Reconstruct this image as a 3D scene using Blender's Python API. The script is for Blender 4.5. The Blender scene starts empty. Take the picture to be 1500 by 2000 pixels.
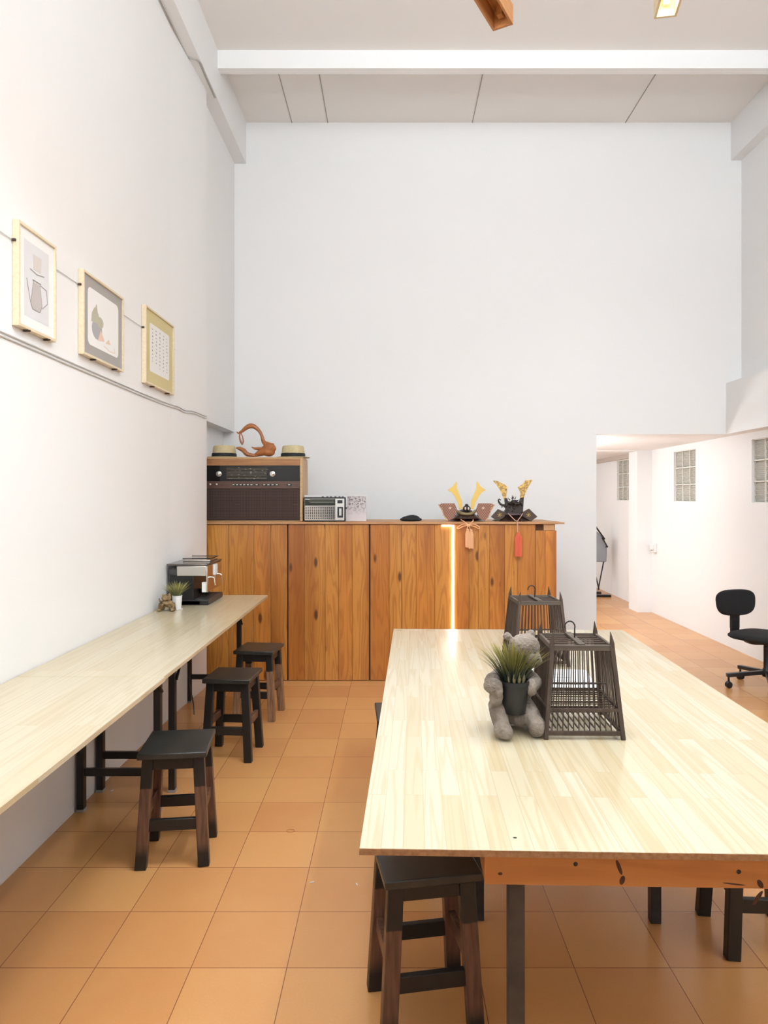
import bpy, bmesh, math, random
from mathutils import Vector, Matrix
R = math.radians
random.seed(7)
scn = bpy.context.scene
col = scn.collection

# ------------------------------------------------------------------ camera, world, lights, exposure
F, HX, HY, EYE = 1385.0, 768.0, 970.0, 1.475
cam_d = bpy.data.cameras.new('camera'); cam = bpy.data.objects.new('camera', cam_d); col.objects.link(cam)
cam.location = (0, 0, EYE); cam.rotation_euler = (R(90), 0, 0)
cam_d.sensor_fit = 'VERTICAL'; cam_d.sensor_height = 36; cam_d.sensor_width = 27
cam_d.lens = F / 2000 * 36
cam_d.shift_x = (750 - HX) / 2000; cam_d.shift_y = (HY - 1000) / 2000
cam_d.clip_start = .05
scn.camera = cam
scn.view_settings.view_transform = 'Standard'; scn.view_settings.look = 'None'
scn.view_settings.gamma = 1; scn.view_settings.use_curve_mapping = False
scn.view_settings.exposure = 0.55
w = bpy.data.worlds.new('world'); scn.world = w; w.use_nodes = True
w.node_tree.nodes['Background'].inputs[0].default_value = (1, .97, .94, 1)
w.node_tree.nodes['Background'].inputs[1].default_value = .12

def area(name, loc, sx, sy, power, rz=0, color=(.82, .92, 1), rx=0):
    d = bpy.data.lights.new(name, 'AREA'); d.shape = 'RECTANGLE'; d.size = sx; d.size_y = sy
    d.energy = power; d.color = color
    o = bpy.data.objects.new(name, d); col.objects.link(o); o.location = loc; o.rotation_euler = (rx, 0, rz)
    return o
LAMP_Z = 3.5
POW = 25.5
UPW = 135
# far end x, y, yaw of the box lamps (the first two are seen in the photograph, the rest are added unseen as upward fill)
LAMPS = [(.475, 3.065, -28.7, 1.6), (1.15, 3.0, -10.2, 1.35), (-.2, .6, -6, 1.35), (2.2, .8, -8, 1.35)]
for i, (x, y, a, L) in enumerate(LAMPS):
    dx, dy = math.sin(R(-a)), math.cos(R(-a))
    m = .92 if i == 0 else .66
    if i < 2: area('lamp_light', (x - dx * m, y - dy * m, LAMP_Z + .03), .07, 1.0, POW, R(a))
    else: area('lamp_light', (x - dx * m, y - dy * m, LAMP_Z - .03), .07, 1.0, UPW, -R(a), rx=R(180))  # unseen upward fill, added to even out the wall brightness
area('window_daylight', (.9, -2.95, 3.45), 4.4, 2.3, 50, 0, (.82, .92, 1), R(97)).data.spread = R(88)  # unseen light added at the front opening to brighten the back wall
rear = bpy.data.lights.new('rear_room_light', 'POINT'); rear.energy = 28; rear.shadow_soft_size = .15; rear.color = (.86, .94, 1)  # concealed point lights added to brighten the rear room
ro = bpy.data.objects.new('rear_room_light', rear); col.objects.link(ro); ro.location = (1.1, 8.3, 1.75)
rear2 = bpy.data.lights.new('rear_room_light', 'POINT'); rear2.energy = 20; rear2.shadow_soft_size = .15; rear2.color = (.86, .94, 1)
ro = bpy.data.objects.new('rear_room_light', rear2); col.objects.link(ro); ro.location = (1.3, 10.8, 1.7)

area('rear_uplight', (1.2, 7.7, 1.3), .5, .5, 26, 0, (.9, .95, 1), R(180))  # hidden upward light added to whiten the rear ceiling

# ------------------------------------------------------------------ helpers
def at(px, py, Y): return Vector(((px - HX) * Y / F, Y, EYE - (py - HY) * Y / F))
def onz(px, py, Z):
    Y = F * (EYE - Z) / (py - HY); return Vector(((px - HX) * Y / F, Y, Z))

def tag(o, label=None, cat=None, group=None, kind=None):
    if label: o['label'] = label
    if cat: o['category'] = cat
    if group: o['group'] = group
    if kind: o['kind'] = kind
    return o
def thing(name, label, cat, loc=(0, 0, 0), rz=0, group=None):
    o = bpy.data.objects.new(name, None); col.objects.link(o); o.empty_display_size = .05
    o.location = loc; o.rotation_euler = (0, 0, rz)
    return tag(o, label, cat, group)
def copy_tree(o, parent=None):
    c = o.copy(); col.objects.link(c)
    if parent: c.parent = parent
    for ch in list(o.children): copy_tree(ch, c)
    return c

class MB:
    def __init__(s): s.v = []; s.f = []; s.m = []
    def add(s, vs, fs, mi=0):
        n = len(s.v); s.v += [tuple(v) for v in vs]
        s.f += [tuple(i + n for i in f) for f in fs]; s.m += [mi] * len(fs); return s
    def box(s, c, size, rot=None, mi=0, taper=1.0):
        hx, hy, hz = [k / 2 for k in size]
        vs = []
        for z in (-1, 1):
            t = taper if z > 0 else 1
            for x, y in ((-1, -1), (1, -1), (1, 1), (-1, 1)):
                p = Vector((x * hx * t, y * hy * t, z * hz))
                if rot is not None: p = rot @ p
                vs.append(p + Vector(c))
        return s.add(vs, [(3, 2, 1, 0), (4, 5, 6, 7), (0, 1, 5, 4), (1, 2, 6, 5), (2, 3, 7, 6), (3, 0, 4, 7)], mi)
    def bb(s, x0, x1, y0, y1, z0, z1, mi=0):
        return s.box(((x0 + x1) / 2, (y0 + y1) / 2, (z0 + z1) / 2), (abs(x1 - x0), abs(y1 - y0), abs(z1 - z0)), None, mi)
    def bar(s, a, b, w, d, up=(0, 1, 0), mi=0):
        a, b = Vector(a), Vector(b); z = (b - a).normalized(); u = Vector(up)
        if abs(z.dot(u)) > .98: u = Vector((1, 0, 0))
        x = u.cross(z).normalized(); y = z.cross(x)
        vs = []
        for p in (a, b):
            for i, j in ((-1, -1), (1, -1), (1, 1), (-1, 1)): vs.append(p + x * i * w / 2 + y * j * d / 2)
        return s.add(vs, [(3, 2, 1, 0), (4, 5, 6, 7), (0, 1, 5, 4), (1, 2, 6, 5), (2, 3, 7, 6), (3, 0, 4, 7)], mi)
    def tube(s, pts, r, n=10, flat=1.0, mi=0, cap=True):
        pts = [Vector(p) for p in pts]; N = len(pts)
        rs = r if isinstance(r, (list, tuple)) else [r] * N
        vs = []; prev = None
        for i, p in enumerate(pts):
            t = (pts[min(i + 1, N - 1)] - pts[max(i - 1, 0)]).normalized()
            if prev is None:
                u = Vector((0, 1, 0)) if abs(t.y) < .9 else Vector((1, 0, 0))
                x = (u - t * u.dot(t)).normalized()
            else: x = (prev - t * prev.dot(t)).normalized()
            prev = x; y = t.cross(x)
            for k in range(n):
                a = 2 * math.pi * k / n
                vs.append(p + x * math.cos(a) * rs[i] * flat + y * math.sin(a) * rs[i])
        fs = [(i * n + k, i * n + (k + 1) % n, (i + 1) * n + (k + 1) % n, (i + 1) * n + k) for i in range(N - 1) for k in range(n)]
        if cap: fs += [tuple(range(n - 1, -1, -1)), tuple((N - 1) * n + k for k in range(n))]
        return s.add(vs, fs, mi)
    def lathe(s, prof, c=(0, 0, 0), n=32, sx=1, sy=1, mi=0, rot=None):
        vs = []
        for r, z in prof:
            for k in range(n):
                a = 2 * math.pi * k / n
                p = Vector((math.cos(a) * r * sx, math.sin(a) * r * sy, z))
                if rot is not None: p = rot @ p
                vs.append(p + Vector(c))
        N = len(prof)
        fs = [(i * n + k, i * n + (k + 1) % n, (i + 1) * n + (k + 1) % n, (i + 1) * n + k) for i in range(N - 1) for k in range(n)]
        fs += [tuple(range(n - 1, -1, -1)), tuple((N - 1) * n + k for k in range(n))]
        return s.add(vs, fs, mi)
    def ball(s, c, r, n=16, rot=None, mi=0):
        if not isinstance(r, (tuple, list)): r = (r, r, r)
        vs = [Vector((0, 0, -r[2]))]
        m = n // 2
        for i in range(1, m):
            t = -math.pi / 2 + math.pi * i / m
            for k in range(n):
                a = 2 * math.pi * k / n
                vs.append(Vector((math.cos(t) * math.cos(a) * r[0], math.cos(t) * math.sin(a) * r[1], math.sin(t) * r[2])))
        vs.append(Vector((0, 0, r[2])))
        if rot is not None: vs = [rot @ v for v in vs]
        vs = [v + Vector(c) for v in vs]
        fs = [(0, 1 + (k + 1) % n, 1 + k) for k in range(n)]
        for i in range(m - 2):
            fs += [(1 + i * n + k, 1 + i * n + (k + 1) % n, 1 + (i + 1) * n + (k + 1) % n, 1 + (i + 1) * n + k) for k in range(n)]
        L = len(vs) - 1; b = 1 + (m - 2) * n
        fs += [(b + k, b + (k + 1) % n, L) for k in range(n)]
        return s.add(vs, fs, mi)
    def prism(s, poly, f0, f1, mi=0):
        """poly 2D; f0,f1 map (a,b)->3D for the two faces"""
        n = len(poly)
        vs = [f0(a, b) for a, b in poly] + [f1(a, b) for a, b in poly]
        fs = [tuple(range(n - 1, -1, -1)), tuple(range(n, 2 * n))] + [(i, (i + 1) % n, n + (i + 1) % n, n + i) for i in range(n)]
        return s.add(vs, fs, mi)
    def build(s, name, mats, parent=None, bevel=0, loc=None, kind=None, angle=40, seg=2, subsurf=0, remesh=0, smooth_it=0, disp=0):
        me = bpy.data.meshes.new(name); me.from_pydata(s.v, [], s.f)
        for m in (mats if isinstance(mats, (list, tuple)) else [mats]): me.materials.append(m)
        for p, mi in zip(me.polygons, s.m): p.material_index = mi
        b = bmesh.new(); b.from_mesh(me); bmesh.ops.recalc_face_normals(b, faces=b.faces); b.to_mesh(me); b.free()
        me.shade_smooth(); me.set_sharp_from_angle(angle=R(angle))
        o = bpy.data.objects.new(name, me); col.objects.link(o)
        if parent: o.parent = parent
        if loc is not None: o.location = loc
        if remesh:
            md = o.modifiers.new('r', 'REMESH'); md.mode = 'VOXEL'; md.voxel_size = remesh; md.use_smooth_shade = True
            if smooth_it: sm = o.modifiers.new('s', 'SMOOTH'); sm.iterations = smooth_it; sm.factor = .5
        if disp:
            tx = bpy.data.textures.new('lumps', 'CLOUDS'); tx.noise_scale = .018; tx.noise_depth = 3
            dm = o.modifiers.new('d', 'DISPLACE'); dm.texture = tx; dm.strength = disp; dm.mid_level = .5
        if bevel:
            bv = o.modifiers.new('b', 'BEVEL'); bv.width = bevel; bv.segments = seg; bv.limit_method = 'ANGLE'
            bv.angle_limit = R(35); bv.harden_normals = False
        if subsurf: ss = o.modifiers.new('ss', 'SUBSURF'); ss.levels = subsurf; ss.render_levels = subsurf
        if kind: o['kind'] = kind
        return o
def struct(name, mb, mat, parent=None, bevel=0):
    o = mb.build(name, mat, parent, bevel)
    if not parent: o['kind'] = 'structure'
    return o
def smoothpath(pts, sub=6):
    pts = [Vector(p) for p in pts]; out = []
    for i in range(len(pts) - 1):
        p0 = pts[max(i - 1, 0)]; p1 = pts[i]; p2 = pts[i + 1]; p3 = pts[min(i + 2, len(pts) - 1)]
        for k in range(sub):
            t = k / sub
            out.append(.5 * ((2 * p1) + (p2 - p0) * t + (2 * p0 - 5 * p1 + 4 * p2 - p3) * t * t + (3 * p1 - p0 - 3 * p2 + p3) * t ** 3))
    out.append(pts[-1]); return out
def lerps(vals, sub=6):
    out = []
    for a, b in zip(vals, vals[1:]): out += [a + (b - a) * k / sub for k in range(sub)]
    return out + [vals[-1]]

# ------------------------------------------------------------------ materials
def mat(name, color, rough=.5, metal=0, emit=None, estr=0, trans=0, spec=.5, coat=0, bump=0, bscale=60, vary=0, vscale=6, vcol=None):
    m = bpy.data.materials.new(name); m.use_nodes = True; nt = m.node_tree; b = nt.nodes['Principled BSDF']
    b.inputs['Base Color'].default_value = (*color, 1); b.inputs['Roughness'].default_value = rough
    b.inputs['Metallic'].default_value = metal; b.inputs['Specular IOR Level'].default_value = spec
    b.inputs['Transmission Weight'].default_value = trans; b.inputs['Coat Weight'].default_value = coat
    if emit: b.inputs['Emission Color'].default_value = (*emit, 1); b.inputs['Emission Strength'].default_value = estr
    if bump or vary:
        tc = nt.nodes.new('ShaderNodeTexCoord')
        if bump:
            n = nt.nodes.new('ShaderNodeTexNoise'); n.inputs['Scale'].default_value = bscale; n.inputs['Detail'].default_value = 5
            nt.links.new(tc.outputs['Object'], n.inputs['Vector'])
            bp = nt.nodes.new('ShaderNodeBump'); bp.inputs['Strength'].default_value = bump; bp.inputs['Distance'].default_value = .01
            nt.links.new(n.outputs['Fac'], bp.inputs['Height']); nt.links.new(bp.outputs['Normal'], b.inputs['Normal'])
        if vary:
            n = nt.nodes.new('ShaderNodeTexNoise'); n.inputs['Scale'].default_value = vscale; n.inputs['Detail'].default_value = 4
            nt.links.new(tc.outputs['Object'], n.inputs['Vector'])
            mr = nt.nodes.new('ShaderNodeMapRange'); mr.inputs[1].default_value = .35; mr.inputs[2].default_value = .65; mr.inputs[4].default_value = vary
            nt.links.new(n.outputs['Fac'], mr.inputs[0])
            mx = nt.nodes.new('ShaderNodeMix'); mx.data_type = 'RGBA'
            mx.inputs[6].default_value = (*color, 1); mx.inputs[7].default_value = (*(vcol or tuple(c * .5 for c in color)), 1)
            nt.links.new(mr.outputs[0], mx.inputs[0]); nt.links.new(mx.outputs[2], b.inputs['Base Color'])
    return m

class NT:
    def __init__(s, name):
        s.m = bpy.data.materials.new(name); s.m.use_nodes = True; s.t = s.m.node_tree; s.b = s.t.nodes['Principled BSDF']
        s.tc = s.n('TexCoord')
    def n(s, t, **k):
        o = s.t.nodes.new('ShaderNode' + t)
        for a, v in k.items(): setattr(o, a, v)
        return o
    def l(s, a, b): s.t.links.new(a, b)
    def val(s, sock, v):
        if hasattr(v, 'is_output'): s.l(v, sock)
        else: sock.default_value = v
    def math(s, op, a, b=0, c=None, clamp=False):
        o = s.n('Math', operation=op, use_clamp=clamp); s.val(o.inputs[0], a); s.val(o.inputs[1], b)
        if c is not None: s.val(o.inputs[2], c)
        return o.outputs[0]
    def mix(s, f, a, b, bt='MIX'):
        o = s.n('Mix', data_type='RGBA', blend_type=bt); s.val(o.inputs[0], f)
        s.val(o.inputs[6], (*a, 1) if isinstance(a, tuple) else a); s.val(o.inputs[7], (*b, 1) if isinstance(b, tuple) else b)
        return o.outputs[2]
    def noise(s, vec, scale, detail=3, rough=.5):
        o = s.n('TexNoise'); s.l(vec, o.inputs['Vector']); o.inputs['Scale'].default_value = scale
        o.inputs['Detail'].default_value = detail; o.inputs['Roughness'].default_value = rough; return o.outputs['Fac']
    def rng(s, v, a, b, c=0, d=1):
        o = s.n('MapRange'); s.l(v, o.inputs[0])
        for i, x in enumerate((a, b, c, d)): o.inputs[i + 1].default_value = x
        return o.outputs[0]
    def xyz(s):
        o = s.n('SeparateXYZ'); s.l(s.tc.outputs['Object'], o.inputs[0]); return o.outputs
    def comb(s, x, y, z):
        o = s.n('CombineXYZ'); s.val(o.inputs[0], x); s.val(o.inputs[1], y); s.val(o.inputs[2], z); return o.outputs[0]
    def bump(s, h, st=.2, d=.01):
        o = s.n('Bump'); o.inputs['Strength'].default_value = st; o.inputs['Distance'].default_value = d
        s.l(h, o.inputs['Height']); s.l(o.outputs['Normal'], s.b.inputs['Normal'])

def m_planks(name, light, dark, knots=True, rough=.32, axis='z'):
    t = NT(name); X = t.xyz(); g = t.n('NewGeometry').outputs['Random Per Island']
    a, lon = (X[0], X[2]) if axis == 'z' else (X[2], X[0])
    off = t.math('MULTIPLY', g, 37.0)
    v = t.comb(t.math('ADD', t.math('MULTIPLY', a, 9), off), off, t.math('MULTIPLY', lon, .9))
    n1 = t.noise(v, 1, 2)
    rings = t.math('SINE', t.math('MULTIPLY', n1, 70))
    rings = t.rng(rings, -.2, 1, 0, 1)
    v2 = t.comb(t.math('MULTIPLY', a, 160), off, t.math('MULTIPLY', lon, 4)); fine = t.noise(v2, 1, 3)
    mixf = t.math('ADD', t.math('MULTIPLY', rings, .34), t.math('MULTIPLY', fine, .3), clamp=True)
    pick = t.math('FRACT', t.math('MULTIPLY', g, 7.31))
    c = t.mix(pick, light, tuple(min(1, x * m) for x, m in zip(light, (1.05, 1.28, 1.5))))
    c = t.mix(mixf, c, dark)
    c = t.mix(t.rng(g, 0, 1, 0, .6), c, dark)
    v3 = t.comb(t.math('ADD', t.math('MULTIPLY', a, 5), off), off, t.math('MULTIPLY', lon, .35)); broad = t.noise(v3, 1, 1)
    c = t.mix(t.rng(broad, .52, .7, 0, .6), c, tuple(x * .8 for x in dark))
    if knots:
        vo = t.n('TexVoronoi'); vo.inputs['Scale'].default_value = 1
        t.l(t.comb(t.math('ADD', t.math('MULTIPLY', a, 9), off), off, t.math('MULTIPLY', lon, 3.2)), vo.inputs['Vector'])
        k = t.rng(vo.outputs['Distance'], .09, .17, 1, 0)
        c = t.mix(t.math('MULTIPLY', k, .85), c, (.07, .02, .008))
    t.l(c, t.b.inputs['Base Color']); t.b.inputs['Roughness'].default_value = rough
    t.b.inputs['Coat Weight'].default_value = .15; t.b.inputs['Coat Roughness'].default_value = .2
    return t.m
def m_staves(name, c1, c2, grainc, row=.045, length=.42, rough=.22, edge=None):
    t = NT(name); X = t.xyz(); br = t.n('TexBrick', offset=.37)
    t.l(t.comb(X[1], X[0], 0.0), br.inputs['Vector']); br.inputs['Scale'].default_value = 1
    br.inputs['Brick Width'].default_value = length; br.inputs['Row Height'].default_value = row
    br.inputs['Mortar Size'].default_value = .0005; br.inputs['Color1'].default_value = (*c1, 1); br.inputs['Color2'].default_value = (*c2, 1)
    br.inputs['Mortar'].default_value = (*[a * .72 for a in c2], 1)
    sep = t.n('SeparateColor'); t.l(br.outputs['Color'], sep.inputs[0])
    off = t.math('MULTIPLY', sep.outputs[2], 90)
    v = t.comb(t.math('ADD', t.math('MULTIPLY', X[0], 14), off), off, t.math('MULTIPLY', X[1], .45))
    n1 = t.noise(v, 1, 2); rings = t.rng(t.math('SINE', t.math('MULTIPLY', n1, 60)), 0, 1)
    fine = t.noise(t.comb(t.math('MULTIPLY', X[0], 220), off, t.math('MULTIPLY', X[1], 5)), 1, 2)
    f = t.math('ADD', t.math('MULTIPLY', rings, .38), t.math('MULTIPLY', fine, .25), clamp=True)
    c = t.mix(f, br.outputs['Color'], grainc)
    t.l(c, t.b.inputs['Base Color']); t.b.inputs['Roughness'].default_value = rough
    t.b.inputs['Coat Weight'].default_value = .5; t.b.inputs['Coat Roughness'].default_value = .14
    return t.m
def m_wood(name, light, dark, axis=0, rough=.5, sc=1):
    t = NT(name); X = t.xyz(); s = [90 * sc] * 3; s[axis] = 5 * sc
    f = t.noise(t.comb(*[t.math('MULTIPLY', X[i], s[i]) for i in range(3)]), 1, 3)
    t.l(t.mix(t.rng(f, .3, .7), light, dark), t.b.inputs['Base Color']); t.b.inputs['Roughness'].default_value = rough
    return t.m
def m_tiles():
    t = NT('terracotta_tiles'); X = t.xyz(); br = t.n('TexBrick', offset=0.0)
    t.l(t.comb(t.math('ADD', X[0], 9.333), t.math('ADD', X[1], 6.78), 0.0), br.inputs['Vector'])
    br.inputs['Scale'].default_value = 1; br.inputs['Brick Width'].default_value = .3; br.inputs['Row Height'].default_value = .3
    br.inputs['Mortar Size'].default_value = .0016; br.inputs['Mortar Smooth'].default_value = .3
    br.inputs['Color1'].default_value = (.67, .335, .12, 1); br.inputs['Color2'].default_value = (.58, .255, .092, 1)
    br.inputs['Mortar'].default_value = (.26, .10, .05, 1)
    n = t.noise(t.tc.outputs['Object'], 2.2, 4); n2 = t.noise(t.tc.outputs['Object'], 160, 2)
    c = t.mix(t.rng(n, .3, .75, 0, .4), br.outputs['Color'], (.70, .385, .135), 'MIX')
    c = t.mix(t.rng(n2, .3, .7, 0, .10), c, (.42, .17, .08))
    t.l(t.mix(br.outputs['Fac'], c, (.26, .10, .05)), t.b.inputs['Base Color'])
    t.b.inputs['Roughness'].default_value = .27
    t.bump(t.math('SUBTRACT', t.math('MULTIPLY', n2, .08), br.outputs['Fac']), .25, .002)
    return t.m
def m_stool(name, wear=.32, foot=.06, raw=(.075, .036, .022)):
    t = NT(name); X = t.xyz(); n = t.noise(t.tc.outputs['Object'], 30, 3)
    z = t.math('ADD', X[2], t.math('MULTIPLY', n, .012))
    k = t.math('MULTIPLY', t.rng(z, wear, wear + .004, 1, 0), t.rng(z, foot, foot + .05, 0, 1))
    g = t.noise(t.comb(t.math('MULTIPLY', X[0], 90), t.math('MULTIPLY', X[1], 90), t.math('MULTIPLY', X[2], 6)), 1, 3)
    rawc = t.mix(t.rng(g, .35, .65), raw, tuple(v * 2.2 for v in raw))
    t.l(t.mix(k, (.012, .011, .010), rawc), t.b.inputs['Base Color']); t.b.inputs['Roughness'].default_value = .42
    return t.m

WALL = mat('white_plaster', (.87, .86, .85), .75, bump=.06, bscale=9)
CEIL = mat('white_ceiling_paint', (.85, .82, .79), .85)
TILES = m_tiles()
PLANK = m_planks('varnished_pine_planks', (.72, .285, .050), (.30, .078, .014))
TOPM = m_staves('pale_finger_jointed_pine', (.58, .52, .39), (.53, .43, .27), (.46, .35, .19), rough=.25)
BOARD = m_staves('bleached_pine_board', (.62, .55, .40), (.58, .49, .32), (.48, .37, .20), row=.09, length=1.1, rough=.33)
EDGE = m_wood('pine_edge', (.34, .17, .075), (.20, .09, .035), axis=1)  # pine darkened: shade on the table's front edge is put into the colour
WORKTOP = m_wood('worktop_pine', (.60, .33, .15), (.42, .20, .08), axis=0)
BLACK = mat('black_paint', (.012, .011, .010), .4)
SEATM = mat('black_seat_paint', (.040, .040, .035), .35, vary=.6, vscale=12, vcol=(.014, .014, .013))
STOOL = m_stool('stool_leg_paint'); STOOLD = m_stool('stool_leg_dark', wear=-.1)
STOOLB = m_stool('stool_leg_pale', wear=.33, foot=-.2, raw=(.14, .075, .042))
BLKMET = mat('black_metal', (.015, .015, .015), .35, metal=.3)
BLKPLA = mat('black_plastic', (.012, .012, .013), .35)
FABRIC = mat('black_fabric', (.010, .010, .011), .95, bump=.2, bscale=400)
CHROME = mat('chrome', (.75, .73, .70), .12, metal=1)
STEEL = mat('brushed_steel', (.62, .59, .55), .32, metal=1)
WHITEPLA = mat('white_plastic', (.82, .81, .79), .45)
CABLEM = mat('white_cable', (.62, .60, .57), .6)
GLASSM = mat('rippled_glass', (.66, .65, .58), .25, trans=.3)
LEDM = mat('led_strip', (1, 1, 1), .5, emit=(1, .96, .90), estr=14)
TUBEM = mat('lamp_tube', (1, 1, 1), .5, emit=(1, .96, .9), estr=9)

# ------------------------------------------------------------------ room shell
YB, XL, XR, ZC, ZH = 6.72, -1.49, 3.30, 5.02, 2.067
Y0, YE = -3.0, 12.6
struct('floor', MB().bb(-3.2, 5.0, Y0, YE, -.12, 0), TILES)
struct('ceiling', MB().bb(-1.9, 3.6, Y0, YB + .2, ZC, ZC + .12), CEIL)
struct('wall_left', MB().bb(XL - .4, XL, Y0, 5.17, 0, ZC).bb(XL - .4, -1.504, 5.17, YB, ZH + .02, ZC)
       .bb(XL - .4, -1.61, 5.17, YB + .2, 0, ZH + .02), WALL)
struct('trim_1', MB().prism([(XL - .2, 4.75), (XL, 4.75), (-1.452, 5.45), (-1.452, 5.52), (XL - .2, 5.52)], lambda a, b: (a, b, 0), lambda a, b: (a, b, 4.63)), WALL)                       # pilaster
struct('trim_2', MB().bb(XL - .2, -1.394, Y0, YB, 4.63, ZC), WALL)                            # beam along left wall
struct('trim_3', MB().bb(-1.6, XR + .1, 5.63, 5.71, 4.877, ZC), WALL)                         # cross beam
struct('trim_4', MB().bb(3.20, XR + .1, Y0, YB, 4.66, ZC), WALL)                              # beam along right wall
struct('wall_front', MB().bb(-1.9, 3.6, Y0 - .1, Y0, 4.7, ZC).bb(-1.9, -1.35, Y0 - .1, Y0, 0, 4.7).bb(3.15, 3.6, Y0 - .1, Y0, 0, 4.7), WALL)
struct('wall_back', MB().bb(-1.7, 1.926, YB, YB + .12, 0, ZC).bb(1.926, XR + .1, YB, YB + .12, ZH, ZC), WALL)
# right wall with three window holes
wy = [(5.93, 6.53), (7.74, 8.34), (9.87, 10.46)]
WZ0, WZ1 = 1.42, 2.0
rw = MB(); rw.bb(XR, XR + .14, Y0, YE, 0, WZ0); rw.bb(XR, XR + .14, Y0, YE, WZ1, ZC)
ys = [Y0] + [v for p in wy for v in p] + [YE]
for i in range(0, len(ys), 2): rw.bb(XR, XR + .14, ys[i], ys[i + 1], WZ0, WZ1)
struct('wall_right', rw, WALL)
struct('trim_5', MB().bb(3.155, XR + .05, Y0, YB - .001, ZH, 2.55), WALL)                            # ledge beam on right wall
struct('trim_6', MB().bb(3.11, XR + .05, 9.04, 9.36, 0, ZH), WALL)                            # rear pilaster
struct('trim_7', MB().bb(.2, 3.11, 9.04, 9.30, ZH - .012, ZH + .1), WALL)
struct('trim_8', MB().bb(3.25, XR + .02, 9.36, YE, ZH - .06, ZH), mat('taupe_trim', (.55, .47, .40), .8))
cj = MB()
for x in (-.96, -.62, .75, 2.2): cj.bb(x - .004, x + .004, 5.71, YB, ZC - .004, ZC)
struct('trim_9', cj, mat('joint_shadow', (.42, .38, .35), .9))  # thin dark strips along the ceiling panel joints
struct('wall_rear', MB().bb(-.2, XR + .1, YE - .1, YE, 0, ZH + .1), WALL)
struct('wall_rear_side', MB().bb(-.3, -.15, YB + .12, YE, 0, ZH + .1), WALL)
bpy.data.objects['ceiling'].name = 'ceiling'
struct('ceiling_rear', MB().bb(-.3, XR + .1, YB + .12, YE, ZH, ZH + .12), WALL)
GROUT = mat('window_grout', (.80, .77, .70), .7)
DARKFR = mat('window_reveal', (.25, .22, .19), .7)
for i, (a, b) in enumerate(wy):
    root = tag(bpy.data.objects.new('window_%d' % (i + 1), None), kind='structure'); col.objects.link(root)
    root.location = (XR, (a + b) / 2, (WZ0 + WZ1) / 2)
    fr = MB(); gl = MB(); W = b - a; H = WZ1 - WZ0
    for k in range(4):
        y = -W / 2 + W * k / 3; z = -H / 2 + H * k / 3
        fr.bb(.02, .085, y - .006, y + .006, -H / 2, H / 2); fr.bb(.02, .085, -W / 2, W / 2, z - .006, z + .006)
    for p in range(3):
        for q in range(3):
            y0 = -W / 2 + W * p / 3 + .007; y1 = -W / 2 + W * (p + 1) / 3 - .007
            z0 = -H / 2 + H * q / 3 + .007; z1 = z0 + H / 3 - .014
            n = 40; vs = []
            for k in range(n + 1):
                z = z0 + (z1 - z0) * k / n; ed = min(k, n - k, 3) / 3
                x = .045 - .012 * ed + .0035 * math.sin(k * math.pi / 2) * ed
                for j in range(7):
                    y = y0 + (y1 - y0) * j / 6; vs.append((x + .004 * math.sin(j * 1.7 + p * 2 + q) * math.sin(k * .5), y, z))
            vs += [(.08, y0, z0), (.08, y1, z0), (.08, y1, z1), (.08, y0, z1)]
            fs = [(r * 7 + c, r * 7 + c + 1, r * 7 + c + 8, r * 7 + c + 7) for r in range(n) for c in range(6)]
            B = (n + 1) * 7
            fs += [(B, B + 1, B + 2, B + 3), tuple(range(6, -1, -1)) + (B, B + 1), tuple(n * 7 + c for c in range(7)) + (B + 2, B + 3),
                   tuple(r * 7 for r in range(n + 1)) + (B + 3, B), tuple(r * 7 + 6 for r in range(n, -1, -1)) + (B + 1, B + 2)]
            gl.add(vs, fs)
    fr.build('window_frame', GROUT, root); gl.build('glass_pane', GLASSM, root)
    MB().bb(.09, .10, -W / 2, W / 2, -H / 2, H / 2).build('backing_panel', DARKFR, root)

# ------------------------------------------------------------------ wall cables
def cable(label, pts, r=.003, m=CABLEM, cat='cable', sub=4, name='wall_cable'):
    mb = MB(); mb.tube(smoothpath(pts, sub), r, 6); o = mb.build(name, m); return tag(o, label, cat)
def wallpt(px, py, X=XL): 
    Y = F * X / (px - HX); return (X, Y, EYE - (py - HY) * Y / F)
HANGM = mat('grey_wire', (.55, .53, .50), .5)
cable('thin taut picture wire stretched along the left wall behind the three frames',
      [(XL + .004, .8, 2.479), (XL + .004, 2.2, 2.478), (XL + .004, 3.6, 2.478), (XL + .004, 5.08, 2.475)], .0016, HANGM, 'wire', name='picture_wire')
for k, (dz, lb) in enumerate(((0, 'upper of two thin white cables running below the framed pictures'), (-.016, 'lower of two thin white cables running below the framed pictures'))):
    cable(lb, [(XL + .004, .6, 2.098 + dz), (XL + .004, 2.4, 2.102 + dz), (XL + .004, 3.4, 2.093 + dz), (XL + .004, 4.3, 2.087 + dz),
               (XL + .004, 4.72, 2.090 + dz), (XL + .011, 4.87, 2.094 + dz), (XL + .019, 5.0, 2.085 + dz), (XL + .027, 5.15, 2.098 + dz), (-1.458, 5.3, 2.10 + dz), (-1.448, 5.45, 2.095 + dz), (-1.447, 5.5, 2.10 + dz)], .0035)
for k, lb in enumerate(('thin cable tucked under the ceiling beam on the left wall', 'second thin cable just inside the beam edge above the left wall')):
    x = XL + .004 + .012 * k
    cable(lb, [(x, 1.2, 4.625), (x, 3.0, 4.625), (x, 4.95 - .02 * k, 4.625), (x + .01, 5.08, 4.625), (-1.40 - .012 * k, 5.13, 4.625), (-1.40 - .012 * k, 5.3, 4.625), (-1.40 - .012 * k, 5.6, 4.625)], .004, HANGM)

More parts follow.
